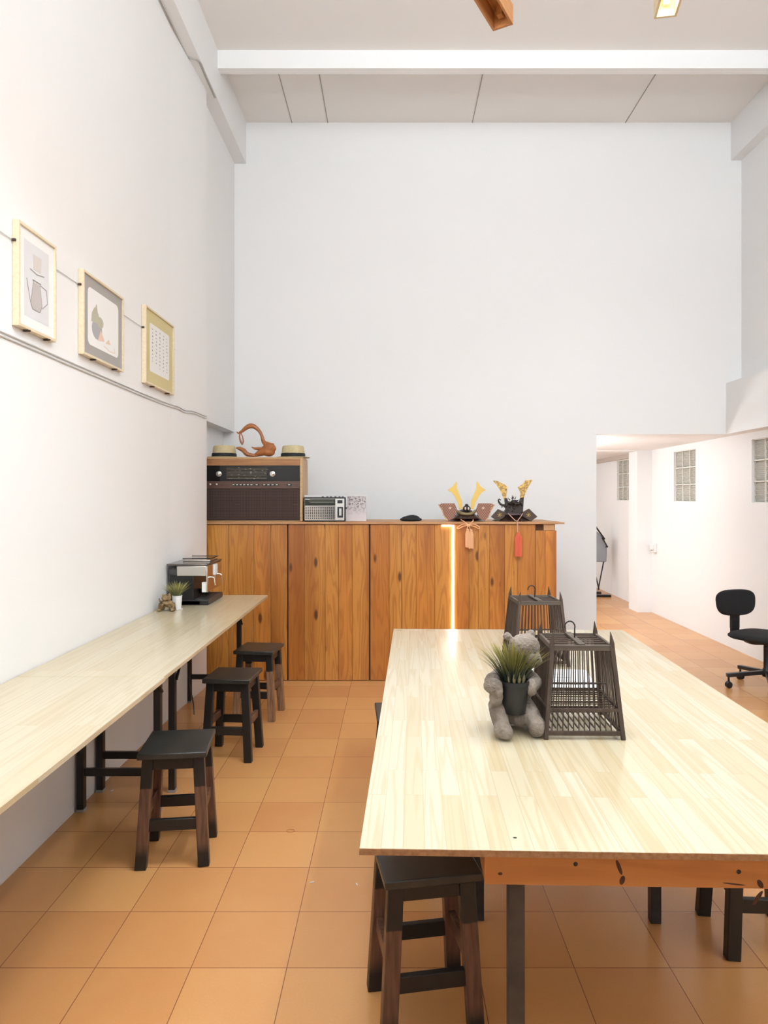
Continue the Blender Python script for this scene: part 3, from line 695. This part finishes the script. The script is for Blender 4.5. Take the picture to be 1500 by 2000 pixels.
# ------------------------------------------------------------------ wall bench: loose boards over two folding tables
BZ = .765
for (a, b, lb) in ((.45, 2.795, 'near pale pine board of the wall bench, reaching out of view at lower left'), (2.80, 5.12, 'far pale pine board of the wall bench, carrying the coffee machine')):
    mb = MB(); mb.bb(XL + .004, -.905 if a > 2 else -.898, a, b, BZ - .018, BZ)
    tag(mb.build('bench_board', BOARD, bevel=.0015), lb, 'board', 'pale boards of the wall bench')
def folding_table(label, y0, y1):
    r = thing('folding_table', label, 'table', (0, 0, 0), group='black folding tables under the wall bench')
    MB().bb(-1.478, -1.07, y0 - .12, y1 + .015, BZ - .040, BZ - .0185).build('tabletop', BLACK, r, bevel=.003)
    for y in (y0, y1):
        for x in (-1.464, -1.105):
            MB().bb(x - .016, x + .016, y - .018, y + .018, .012, BZ - .04).build('leg', BLKPLA, r, bevel=.002)
            MB().bb(x - .018, x + .018, y - .02, y + .02, 0, .012).build('foot_cap', mat('grey_cap', (.35, .33, .31), .5), r.children[-1])
        MB().bb(-1.448, -1.121, y - .010, y + .010, .165, .20).build('crossbar', BLKPLA, r, bevel=.002)
        s = -1 if y == y1 else 1
        MB().tube(smoothpath([(-1.085, y, .56), (-1.085, y + s * .06, .62), (-1.085, y + s * .13, .725)], 4), .007, 8).build('brace', BLKMET, r)
    return r
folding_table('black folding table under the far half of the wall bench', 3.55, 5.09)
folding_table('black folding table under the near half of the wall bench', 1.80, 3.33)
cable('dark power cord dangling from the bench board in front of the white pilaster', [(-1.43, 4.98, .718), (-1.435, 4.99, .6), (-1.425, 4.97, .45), (-1.435, 4.98, .3), (-1.43, 4.99, .2), (-1.40, 4.9, .14), (-1.34, 4.75, .10), (-1.32, 4.7, .03)], .004, BLACK, name='power_cord')

# ------------------------------------------------------------------ stools
def make_stool(name, label, loc, rz, legm, sx=.275, sy=.275):
    r = thing(name, label, 'stool', loc, rz, 'small square black wooden stools')
    MB().bb(-sx / 2, sx / 2, -sy / 2, sy / 2, .437, .461).build('seat', SEATM, r, bevel=.004)
    t_, b_ = .098, .122
    for i, (x, y) in enumerate(((-1, -1), (1, -1), (1, 1), (-1, 1))):
        MB().bar((x * b_, y * b_, 0), (x * t_, y * t_, .437), .036, .044, up=(1, 0, 0)).build('leg', legm, r, bevel=.003)
    for s in (-1, 1):
        MB().bb(-t_ + .012, t_ - .012, s * t_ - .012, s * t_ + .012, .385, .437).build('apron', STOOLD, r, bevel=.001)
        MB().bb(s * t_ - .012, s * t_ + .012, -t_ + .012, t_ - .012, .385, .437).build('apron', STOOLD, r, bevel=.001)
        q_ = b_ - (b_ - t_) * .17 / .437
        MB().bb(-q_ + .014, q_ - .014, s * q_ - .010, s * q_ + .010, .145, .190).build('stretcher', STOOLD, r, bevel=.002)
        q_ = b_ - (b_ - t_) * .21 / .437
        MB().bb(s * q_ - .010, s * q_ + .010, -q_ + .014, q_ - .014, .185, .228).build('stretcher', legm, r, bevel=.002)
    return r
def restyle(r, leg):
    for ch in r.children:
        if ch.name.startswith('leg') and leg is not None:
            ch.data = ch.data.copy(); ch.data.materials[0] = leg
s1 = make_stool('wooden_stool', 'black stool with worn brown lower legs, closest one at the wall bench', (-.893, 2.945, 0), R(7), STOOL, .268, .29)
def put(label, x, y, rz, leg=None):
    c = copy_tree(s1); c.location = (x, y, 0); c.rotation_euler = (0, 0, R(rz)); c['label'] = label; restyle(c, leg); return c
put('all-black stool at the wall bench, between the closest and the farthest stool', -.918, 4.07, -4, STOOLD)
put('stool with pale worn legs at the wall bench, nearest the plank cabinet', -.905, 4.79, -6, STOOLB)
put('black stool half under the near left corner of the big table', .085, 2.03, 10)
put('black stool whose seat corner peeks out beyond the big table left edge', .052, 3.36, 4)
put('black stool on the right side under the big table, only its legs showing', 1.21, 2.38, -3, STOOLD)

# ------------------------------------------------------------------ big work table
BT = .75
tb = thing('work_table', 'big pale finger-jointed pine table filling the right foreground', 'table', (-.07, 1.463, 0), R(-1.7))
W_, L_ = 1.245, 2.43
MB().bb(0, W_, 0, L_, BT - .014, BT).build('tabletop', TOPM, tb, bevel=.001)
MB().bb(0, W_, -.0015, .001, BT - .0138, BT - .0008).build('edge_band', EDGE, tb)  # thin strip carrying the painted shade of the front edge
PLK2 = m_planks('knotty_apron_pine', (.60, .255, .07), (.36, .12, .03), knots=False, rough=.4, axis='x')
ax0, ax1 = .265, 1.05
ap = MB().bb(ax0, ax1, .075, .099, BT - .112, BT - .0145).build('apron', PLK2, tb, bevel=.002)
MB().bb(ax0, ax1, 2.2, 2.222, BT - .112, BT - .0145).build('apron', PLK2, tb, bevel=.002)
MB().bb(ax0, ax0 + .02, .0995, 2.199, BT - .112, BT - .0145).build('apron', PLK2, tb, bevel=.002)
MB().bb(ax1 - .02, ax1, .0995, 2.199, BT - .112, BT - .0145).build('apron', PLK2, tb, bevel=.002)
kn = MB()
def apx(px, py): v = at(px, py, 1.53); return v.x + .07 + .00, v.z
for px, py in ((1121, 1685), (1434, 1695)): x, z = apx(px, py); MB().ball((x, .0745, z), (.005, .0012, .005), 12).build('screw_hole', BLACK, ap)
kn = MB(); KNM = mat('pine_knot', (.045, .012, .006), .5)
for px, py, rx, rz_, a in ((1205, 1690, .006, .020, .35), (1211, 1715, .008, .012, -.3), (1475, 1718, .008, .012, .5), (1470, 1745, .007, .022, -.6), (975, 1706, .007, .004, 0), (1425, 1719, .035, .002, -.1)):
    x, z = apx(px, py); MB().ball((x, .0748, z), (rx * .7, .0006, rz_ * .85), 14, rot=Matrix.Rotation(-a, 3, 'Y')).build('knot', KNM, ap)
for y in (.12, 1.03, 2.15):
    for x in (.338, .948):
        MB().bb(x - .018, x + .018, y - .018, y + .018, 0, BT - .015 if y != .12 else BT - .0145).build('leg', mat('weathered_black_leg', (.02, .019, .018), .45, vary=.8, vscale=18, vcol=(.045, .04, .038)), tb, bevel=.002)
v = onz(1003, 1632, BT)
kn = MB(); kn.lathe([(.003, 0), (.003, .0004)], (0, 0, 0), 12, sx=1.4); o = kn.build('knot', BLACK, tb); o.location = tb.matrix_world.inverted() @ v if False else (v.x + .07 + .0, v.y - 1.463, BT)

# ------------------------------------------------------------------ bird cages
CAGE = m_wood('weathered_cage_wood', (.040, .022, .014), (.070, .043, .028), axis=2, rough=.6)
CAGEG = m_wood('grey_cage_wood', (.10, .075, .055), (.065, .045, .032), axis=0, rough=.6)
def make_cage(label, loc, rz):
    r = thing('bird_cage', label, 'bird cage', loc, rz, 'dark wooden bird cages on the big table')
    bx_, by_ = .115, .125; tx, ty = .090, .095; Ht = .275
    def P(u, v, z): k = z / Ht; return Vector((u * (bx_ + (tx - bx_) * k), v * (by_ + (ty - by_) * k), z))
    for u, v in ((-1, -1), (1, -1), (1, 1), (-1, 1)):
        mb = MB(); mb.bar(P(u, v, 0), P(u, v, Ht), .012, .012); a = P(u, v, Ht); b = P(u, v, Ht + .04)
        mb.tube([a + Vector((0, 0, -.004)), a + Vector((0, 0, .006)), b], [.0082, .0075, .001], 4); mb.build('post', CAGE, r)
    for z, h, nm in ((.018, .013, 'base_rail'), (.085, .010, 'middle_rail'), (Ht - .008, .016, 'top_rail')):
        mb = MB()
        for v in (-1, 1): mb.bar(P(-1, v, z), P(1, v, z), .008, h, up=(0, 0, 1)) if False else mb.box((0, P(0, v, z).y, z), (2 * P(1, 0, z).x, .008, h))
        for u in (-1, 1): mb.box((P(u, 0, z).x, 0, z), (.008, 2 * P(0, 1, z).y, h))
        mb.build(nm, CAGE if nm != 'top_rail' else CAGEG, r, bevel=.0008)
    def bars(fn, n):
        mb = MB()
        for k in range(n): a, b = fn((k + 1) / (n + 1) * 2 - 1); mb.tube([a, b], .0019, 6)
        return mb
    for k, fn in enumerate((lambda t: (P(t, -1, .018), P(t, -1, Ht - .01)), lambda t: (P(t, 1, .018), P(t, 1, Ht - .01)),
                            lambda t: (P(-1, t, .018), P(-1, t, Ht - .01)), lambda t: (P(1, t, .018), P(1, t, Ht - .01)))):
        bars(fn, 13).build('bar_panel', CAGE, r)
    mb = MB()
    for k in range(13): x = -.100 + .2 * k / 12; mb.box((x, 0, .030), (.0035, .225, .003))
    mb.build('floor_grid', CAGE, r)
    mb = MB()
    for k in range(9): y = -.105 + .21 * k / 8; mb.box((0, y, .085), (.215, .004, .003))
    mb.build('shelf_grid', CAGE, r)
    for y, z in ((-.04, .058), (.05, .062), (.0, .135)): MB().tube([(-.10, y, z), (.10, y, z)], .0035, 8).build('perch', CAGE, r)
    for k in range(5): y = -ty + 2 * ty * (k + 1) / 6; MB().box((0, y, Ht - .006), (2 * tx - .006, .009, .004)).build('roof_slat', CAGE, r)
    MB().box((0, 0, Ht + .001), (.020, 2 * ty, .006)).build('roof_bar', CAGEG, r, bevel=.001)
    hk = [(0, 0, Ht), (0, 0, Ht + .030)] + [(-.015 + .016 * math.cos(a), 0, Ht + .038 + .018 * math.sin(a)) for a in [R(x) for x in range(-20, 211, 21)]]
    MB().tube(hk, .0022, 8).build('hanging_hook', BLKMET, r)
    return r
c1 = make_cage('dark wooden bird cage beside the stone bear on the big table', (.573, 2.24, BT + .0006), R(-1))
c2 = copy_tree(c1); c2.location = (.627, 3.14, BT + .0006); c2.rotation_euler = (0, 0, R(3)); c2['label'] = 'dark wooden bird cage at the far end of the table, behind the stone bear'

# booklets and small bottle behind
PAPER = mat('white_paper', (.82, .81, .82), .6); INK = mat('grey_ink', (.25, .26, .30), .6)
for k, (x, y, rz, lb) in enumerate(((.665, 2.76, 4, 'white booklet at the bottom of the pile seen through the near cage'), (.655, 2.74, -6, 'white booklet on top of the pile seen through the near cage'))):
    r = thing('booklet', lb, 'booklet', (x, y, BT + .013 * k), R(rz), 'white booklets between the cages')
    MB().bb(-.11, .11, -.14, .14, 0, .012).build('pages', PAPER, r, bevel=.001)
    mb = MB()
    for j in range(4): mb.bb(-.08, .07 - .02 * j, -.10 + j * .05, -.095 + j * .05, .0122, .0126)
    mb.build('cover_print', INK, r)
r = thing('small_bottle', 'tiny dark bottle with a white collar on the table behind the stone bear', 'bottle', (.452, 2.36, BT))
MB().lathe([(.012, 0), (.013, .004), (.013, .045), (.008, .052), (.008, .06)], n=20).build('glass_body', mat('dark_bottle', (.006, .006, .007), .1), r)
MB().lathe([(.0085, .06), (.0085, .072), (.006, .074)], n=20).build('collar', WHITEPLA, r)

# ------------------------------------------------------------------ stone bear holding a potted grass
STONE = mat('weathered_stone', (.33, .275, .225), .85, bump=.9, bscale=110, vary=.9, vscale=22, vcol=(.17, .13, .10))
BX, BY = .368, 2.22
br = thing('bear_statue', 'seated grey stone bear statue holding a potted grass on the big table', 'statue', (BX, BY, BT))
mb = MB(); Z = lambda px, py, y: ((at(px, py, BY + y).x - BX), y, at(px, py, BY + y).z - BT)
mb.ball((.016, .035, .115), (.058, .045, .09), 20); mb.ball((.012, .03, .055), (.072, .06, .05), 20)
mb.ball(Z(1024, 1264, .0), (.050, .042, .042), 22)                                  # head
mb.ball(Z(1038, 1284, -.018), (.030, .026, .024), 16); mb.ball(Z(1049, 1291, -.028), (.017, .016, .014), 14)
mb.tube(smoothpath([Z(1020, 1290, .01), (.02, .025, .17)], 4), .036, 12)
mb.ball(Z(991, 1243, .005), (.015, .009, .014), 12); mb.ball(Z(1037, 1238, .012), (.014, .010, .015), 12)
def chain(pts, rs): mb.tube(smoothpath(pts, 6), lerps(rs, 6), 14); [mb.ball(p, r_, 12) for p, r_ in zip(pts, rs)]
chain([(-.022, .02, .165), (-.055, .0, .15), (-.060, -.045, .160)], [.026, .025, .026])
mb.ball(Z(963, 1339, -.085), (.030, .024, .024), 16); mb.ball(Z(972, 1350, -.09), (.018, .018, .02), 12)
chain([(.055, .02, .16), (.072, -.01, .15), (.062, -.050, .150)], [.024, .022, .020])
mb.ball(Z(1038, 1342, -.075), (.018, .018, .028), 14)
chain([(-.03, .01, .06), (-.046, -.04, .080), (-.043, -.075, .045)], [.036, .030, .026])
mb.ball(Z(969, 1362, -.08), (.022, .020, .03), 12)
mb.ball((-.041, -.100, .030), (.027, .030, .029), 16); mb.ball((-.034, -.112, .024), (.024, .024, .022), 14)
chain([(.045, .01, .05), (.045, -.03, .065), (.058, -.065, .045)], [.036, .032, .028])
mb.ball((.064, -.085, .033), (.027, .028, .033), 16); mb.ball((.02, -.03, .045), (.03, .04, .03), 14)
mb.build('stone_body', STONE, br, remesh=.0034, smooth_it=3, disp=.004)
DST = mat('dark_stone', (.06, .05, .04), .8)
for px, py in ((1032, 1272), (1046, 1275)): MB().ball(Z(px, py, -.040), .003, 8).build('eye', DST, br)
MB().ball(Z(1052, 1288, -.044), (.006, .004, .004), 8).build('nose', DST, br)

def grass_mat(name, lo, hi, z0, z1):
    t = NT(name); Xn = t.xyz(); g = t.n('NewGeometry').outputs['Random Per Island']
    c = t.mix(t.rng(t.math('ADD', Xn[2], t.math('MULTIPLY', g, (z1 - z0) * .4)), z0, z1), lo, hi); t.l(c, t.b.inputs['Base Color']); t.b.inputs['Roughness'].default_value = .5
    return t.m
def grass(parent, base, n, h, spread, m, w0, seed, rad=.03):
    rn = random.Random(seed); mb = MB()
    for i in range(n):
        a = rn.uniform(0, 2 * math.pi); e = rn.random() ** .6; L = h * rn.uniform(.65, 1.05); s = spread * e
        p0 = Vector(base) + Vector((math.cos(a) * rad * e * .8, math.sin(a) * rad * e * .8, 0))
        d = Vector((math.cos(a), math.sin(a), 0)); side = Vector((-d.y, d.x, 0)); vs = []
        rs = rn.uniform(-1, 1); side = (side * math.cos(rs) + d * math.sin(rs))
        for k in range(6):
            t_ = k / 5; p = p0 + d * s * t_ ** 1.5 + Vector((0, 0, L * (t_ - .18 * e * t_ * t_))); wd = w0 * (1 - t_ ** 1.6) + .0003
            vs += [p - side * wd, p + side * wd + d * wd * .3, p + d * wd * .6]
        fs = [(3 * k + i_, 3 * k + (i_ + 1) % 3, 3 * k + 3 + (i_ + 1) % 3, 3 * k + 3 + i_) for k in range(5) for i_ in range(3)]
        mb.add(vs, fs + [(0, 1, 2), (15, 16, 17)])
    return mb.build('grass_blades', m, parent)
pp = thing('potted_grass', 'spiky green artificial grass in a black pot held by the stone bear', 'plant', (BX + .001, BY - .062, BT + .068))
MB().lathe([(.031, 0), (.033, .002), (.0445, .088), (.047, .089), (.047, .100), (.043, .100), (.041, .090), (.0, .088)], n=36).build('pot', mat('black_pot', (.010, .011, .012), .45), pp)
grass(pp, (-.004, 0, .086), 280, .138, .082, grass_mat('grass_leaf', (.016, .026, .013), (.34, .28, .045), .145, .235), .0020, 5, .040)
sp = MB()
for k in range(4): a = R(232 + k * 25); p = Vector((.03 * math.cos(a), .036 * math.sin(a), .09)); sp.tube([p, p + Vector((math.cos(a) * .006, math.sin(a) * .006, .02)), p + Vector((math.cos(a) * .008, math.sin(a) * .008, .042))], [.003, .005, .0008], 8)
sp.build('short_sprout', mat('sprout', (.16, .13, .07), .6), pp)

# ------------------------------------------------------------------ things on the wall bench
wp = thing('potted_grass', 'small spiky grass in a white pot beside the coffee machine', 'plant', (-1.362, 4.47, BZ))
MB().lathe([(.024, 0), (.025, .002), (.031, .086), (.033, .088), (.031, .088), (.0, .080)], n=32).build('pot', WHITEPLA, wp)
MB().lathe([(.033, 0), (.036, .004), (.03, .004)], n=32).build('saucer', WHITEPLA, wp)
grass(wp, (0, 0, .078), 150, .105, .085, grass_mat('bench_grass_leaf', (.07, .08, .035), (.42, .38, .12), .09, .18), .0020, 9, .026)
fg = thing('gilt_figurine', 'small tarnished golden four-legged animal figurine beside the white pot', 'figurine', (-1.402, 4.40, BZ))
mb = MB(); mb.ball((0, 0, .048), (.040, .028, .024), 16)
for x, y in ((-.038, -.012), (.030, -.014), (-.032, .014), (.030, .014)):
    mb.tube([(x * .8, y, .045), (x * 1.05, y * 1.2, .022), (x * 1.15, y * 1.3, .004)], [.020, .015, .013], 10); mb.ball((x * 1.2, y * 1.3 - .003, .009), (.016, .014, .009), 10)
mb.ball((-.004, -.006, .082), (.030, .025, .023), 14); mb.ball((-.004, -.024, .076), (.012, .010, .009), 10)
mb.ball((-.026, -.002, .098), (.008, .006, .010), 8); mb.ball((.018, -.002, .098), (.008, .006, .010), 8)
mb.ball((.012, 0, .102), (.008, .008, .010), 8); mb.tube([(-.034, 0, .055), (-.050, 0, .066), (-.050, 0, .08)], [.008, .006, .004], 8)
mb.build('gilt_body', mat('tarnished_gold', (.42, .30, .14), .35, metal=.6, bump=.7, bscale=130, vary=.9, vscale=50, vcol=(.10, .055, .03)), fg, remesh=.0026, smooth_it=2)

em = thing('coffee_machine', 'chrome and black espresso machine at the far end of the wall bench', 'coffee machine', (-1.475, 4.63, BZ))
D, Wm, Hm = .255, .40, .272
MB().bb(.01, .215, .004, Wm, 0, .03).bb(.012, D * .66, .006, Wm - .004, .03, .20).build('body', BLKPLA, em, bevel=.004)
MB().bb(.0, .055, .02, Wm - .03, .045, .235).build('water_tank', mat('smoked_plastic', (.10, .09, .09), .1, trans=.4), em, bevel=.006)
MB().bb(.06, D - .002, 0, Wm, .19, .258).build('head', STEEL, em, bevel=.005)
MB().bb(-.004, D + .004, -.003, Wm + .003, .258, .270).build('lid', mat('dark_chrome', (.20, .18, .17), .2, metal=.9), em, bevel=.004)
MB().bb(.05, D - .02, Wm * .42, Wm - .01, .270, .282).build('cup_tray', CHROME, em, bevel=.003)
rl = MB(); rl.tube([(.05, Wm * .42, .290), (D - .02, Wm * .42, .290), (D - .02, Wm - .01, .290), (.05, Wm - .01, .290)], .003, 8); rl.build('rail', BLKMET, em)
MB().bb(D - .003, D + .004, .006, Wm - .006, .085, .256).build('front_panel', CHROME, em, bevel=.002)
MB().bb(D + .004, D + .012, Wm * .45, Wm * .62, .18, .25).build('control_panel', WHITEPLA, em, bevel=.002)
MB().bb(D - .030, D - .004, .001, .03, .085, .150).build('side_plate', WHITEPLA, em, bevel=.001)
for y in (.10, .30):
    MB().tube(smoothpath([(D + .004, y, .175), (D + .022, y, .170), (D + .026, y, .150), (D + .030, y, .120)], 5), .004, 8).build('steam_wand', CHROME, em)
MB().bb(.01, D + .012, .004, Wm - .004, 0, .036).build('drip_tray', BLKPLA, em, bevel=.005)
tr = MB()
for k in range(16): y = .02 + k * .023; tr.bb(.175, D + .002, y, y + .006, .036, .039)
tr.build('tray_grille', mat('grille_metal', (.14, .14, .14), .3, metal=.8), em)
MB().lathe([(.03, 0), (.034, .006), (.034, .03), (.028, .034)], (D - .055, .17, .055), 20).build('portafilter', BLKPLA, em)

# ------------------------------------------------------------------ box lamps
LW = m_wood('lamp_pine', (.56, .27, .09), (.40, .16, .05), axis=1, rough=.5)
LWP = m_wood('lamp_pine_pale', (.74, .62, .40), (.66, .50, .28), axis=1, rough=.5)
LBL = ['orange pine box lamp hanging near the ceiling at top centre', 'pale pine box lamp with lit tube at the top right']
for i, (x, y, a, L) in enumerate(LAMPS):
    r = thing('box_lamp', LBL[i] if i < 2 else ('upward-facing pine box lamp hanging above the viewpoint, %s side' % ('left' if i == 2 else 'right')), 'lamp', (x, y, LAMP_Z), R(a), 'pine box lamps under the ceiling')
    if i > 1: r.rotation_euler = (0, math.pi, R(a))  # the added fill lamps are turned over to face the ceiling
    hw, hh = .046, .075; m_ = LWP if i == 1 else LW
    mb = MB(); mb.bb(-hw, -hw + .010, -L, 0, 0, hh).bb(hw - .010, hw, -L, 0, 0, hh).bb(-hw, hw, -L, 0, hh, hh + .010)
    mb.bb(-hw + .010, hw - .010, -.012, 0, 0, hh).bb(-hw + .010, hw - .010, -L, -L + .012, 0, hh); mb.build('wooden_box', m_, r, bevel=.001)
    MB().tube([(0, -.42 if i == 0 else -.035, .052), (0, -L + .1, .052)], .013, 14).build('tube', TUBEM, r)
    mb = MB(); mb.bb(-.012, .012, -.05, -.02, .03, hh) if i == 0 else mb.bb(-.012, .012, -.03, -.014, .04, hh); mb.build('tube_holder', WHITEPLA if i else LW, r)
    for yy in (-.25, -L + .25): MB().tube([(0, yy, hh + .01), (0, yy, ZC - LAMP_Z)] if i < 2 else [(0, yy, 0), (0, yy, -(ZC - LAMP_Z))], .002, 6).build('hanging_wire', HANGM, r)
    o = bpy.data.objects
# ------------------------------------------------------------------ office chair
oc = thing('office_chair', 'black swivel office chair on casters near the right wall', 'chair', (2.872, 5.45, 0))
mb = MB(); dirs = [176, 248, 320, 32, 104]
MB().lathe([(.022, .09), (.034, .095), (.036, .14), (.030, .15), (.024, .16), (.024, .34), (.017, .34), (.017, .385)], n=24).build('gas_column', BLKMET, oc)
for d in dirs:
    c_, s_ = math.cos(R(d)), math.sin(R(d)); e = Vector((c_, s_, 0))
    lg = MB().bar(e * .02 + Vector((0, 0, .125)), e * .30 + Vector((0, 0, .098)), .034, .030, up=(0, 0, 1)).build('base_arm', BLKPLA, oc, bevel=.004)
    cs = MB(); p = e * .285
    cs.tube([p + Vector((0, 0, .05)), p + Vector((0, 0, .085))], .008, 10)
    sd = Vector((-s_, c_, 0))
    rot = Vector((0, 0, 1)).rotation_difference(sd + Vector((.3, 0, 0))).to_matrix()
    for o_ in (-.012, .012): cs.lathe([(.018, -.008), (.025, -.006), (.025, .006), (.018, .008)], p + sd * o_ + Vector((0, 0, .0255)), 20, rot=rot)
    cs.ball(p + Vector((0, 0, .038)), (.018, .018, .018), 12)
    cs.build('caster', BLKPLA, lg)
def slab(mb, w_, d_, th, c_, axis='z', rpow=3.0, taper=0, dome=.4, n=40):
    rings = [(.0, -1), (.75, -1), (.93, -.8), (1, -.3), (1, .2), (.93, .75), (.75, 1), (0, 1.0 + dome * .2)]
    vs = []
    for s, h in rings:
        for k in range(n):
            a = 2 * math.pi * k / n; ca, sa = math.cos(a), math.sin(a)
            x = abs(ca) ** (2 / rpow) * (1 if ca > 0 else -1) * w_ / 2 * s; y = abs(sa) ** (2 / rpow) * (1 if sa > 0 else -1) * d_ / 2 * s
            x *= 1 + taper * (y / (d_ / 2)); z = h * th / 2
            vs.append(Vector(c_) + (Vector((x, y, z)) if axis == 'z' else Vector((x, z, y))))
    fs = [(i * n + k, i * n + (k + 1) % n, (i + 1) * n + (k + 1) % n, (i + 1) * n + k) for i in range(len(rings) - 1) for k in range(n)]
    return mb.add(vs, fs)
yaw = Matrix.Rotation(R(27), 4, 'Z')
up = MB(); slab(up, .45, .42, .045, (0, 0, .410), 'z', 3.2)
o = up.build('seat', FABRIC, oc); o.rotation_euler = (0, 0, R(33)); o.location = (-.05, -.03, 0)
up = MB(); slab(up, .17, .17, .045, (0, 0, .375), 'z', 3); o = up.build('seat_plate', BLKPLA, oc); o.location = (-.09, -.02, 0)
bk = MB(); slab(bk, .365, .205, .055, (0, 0, 0), 'y', 3.0, taper=.06)
o = bk.build('backrest', FABRIC, oc); o.rotation_euler = (R(-4), 0, R(16)); o.location = (-.168, .15, .640)
bm_ = MB()
bm_.bb(-.035, .035, -.012, .012, .40, .60)
for k in range(14): bm_.bb(-.038, .038, -.016, .016, .44 + k * .0085, .445 + k * .0085)
o = bm_.build('back_post', BLKPLA, oc, bevel=.002); o.location = (-.173, .155, 0); o.rotation_euler = (0, 0, R(16))
MB().bar((-.17, .155, .375), (0, 0, .37), .05, .012, up=(0, 0, 1)).build('support_bar', BLKMET, oc)
MB().lathe([(.006, .345), (.020, .345), (.022, .335), (.020, .322), (.008, .32)], (-.055, -.10, 0), 20).lathe([(.006, .34), (.006, .375)], (-.055, -.10, 0), 10).build('adjuster_knob', BLKPLA, oc)

# ------------------------------------------------------------------ rear room: folded stand, socket
fs = thing('folded_stand', 'folded black-framed stand with a grey cloth seen behind the back wall edge', 'folding stand', (3.12, 10.6, 0))
def sq(px, py, dy=0): v = at(px, py, 10.6 + dy); return Vector((v.x - 3.12, dy, v.z))
mb = MB()
for dy in (-.12, .12):
    mb.tube([sq(1150, 1010, dy), sq(1163, 1028, dy), sq(1181, 1053, dy)], .012, 8); mb.tube([sq(1179, 1097, dy), sq(1168, 1153, dy)], .010, 8)
    mb.tube([sq(1160, 1110, dy), sq(1170, 1152, dy)], .010, 8)
mb.tube([sq(1184, 1068, -.12), sq(1184, 1068, .12)], .012, 8); mb.tube([sq(1176, 1050, -.12), sq(1187, 1069, -.12)], .010, 8)
mb.build('frame', BLKMET, fs)
MB().bb(sq(1140, 0).x, sq(1186, 0).x, -.2, -.14, .0, .035).build('base_bar', BLKPLA, fs, bevel=.004); MB().bb(sq(1140, 0).x, sq(1180, 0).x, .14, .2, .0, .035).build('base_bar', BLKPLA, fs, bevel=.004)
pl = [(1150, 1030), (1166, 1040), (1177, 1052), (1182, 1066), (1182, 1078), (1181, 1097), (1150, 1096)]
mb = MB(); mb.prism([(sq(a, b).x, sq(a, b).z) for a, b in pl], lambda a, b: (a, -.10, b), lambda a, b: (a, .10, b)); mb.build('cloth', mat('grey_cloth', (.30, .31, .34), .85), fs, bevel=.02, seg=4)
so = thing('wall_socket', 'white socket box on the right wall beyond the back wall opening', 'socket', (XR, 8.93, .83))
MB().bb(-.035, -.001, -.06, .06, -.055, .055).build('box', WHITEPLA, so, bevel=.004)
MB().bb(-.07, -.035, -.045, .0, -.02, .045).build('plug', WHITEPLA, so, bevel=.004)
MB().bb(-.037, -.035, .01, .05, -.04, .04).build('rocker', mat('grey_plastic', (.35, .33, .31), .5), so)

# bits on the floor
v = onz(568, 1623, 0)
mb = MB(); mb.tube([(v.x + .018 * math.cos(a), v.y + .012 * math.sin(a), .0018) for a in [2 * math.pi * k / 20 for k in range(21)]], .0014, 6)
tag(mb.build('rubber_band', mat('rubber', (.55, .25, .08), .6)), 'thin brown rubber band lying on the floor tiles', 'rubber band')
for px, py, a, lb in ((609, 1724, .4, 'white paper scrap on the tiles left of the near table corner'), (219, 1545, 1.2, 'tiny white scrap on the floor under the wall bench'), (697, 1728, 1.9, 'thin white splinter on the tiles beside the near table corner')):
    v = onz(px, py, 0); mb = MB(); mb.box((v.x, v.y, .002), (.016, .004, .002), Matrix.Rotation(a, 3, 'Z'))
    tag(mb.build('paper_scrap', PAPER), lb, 'scrap')
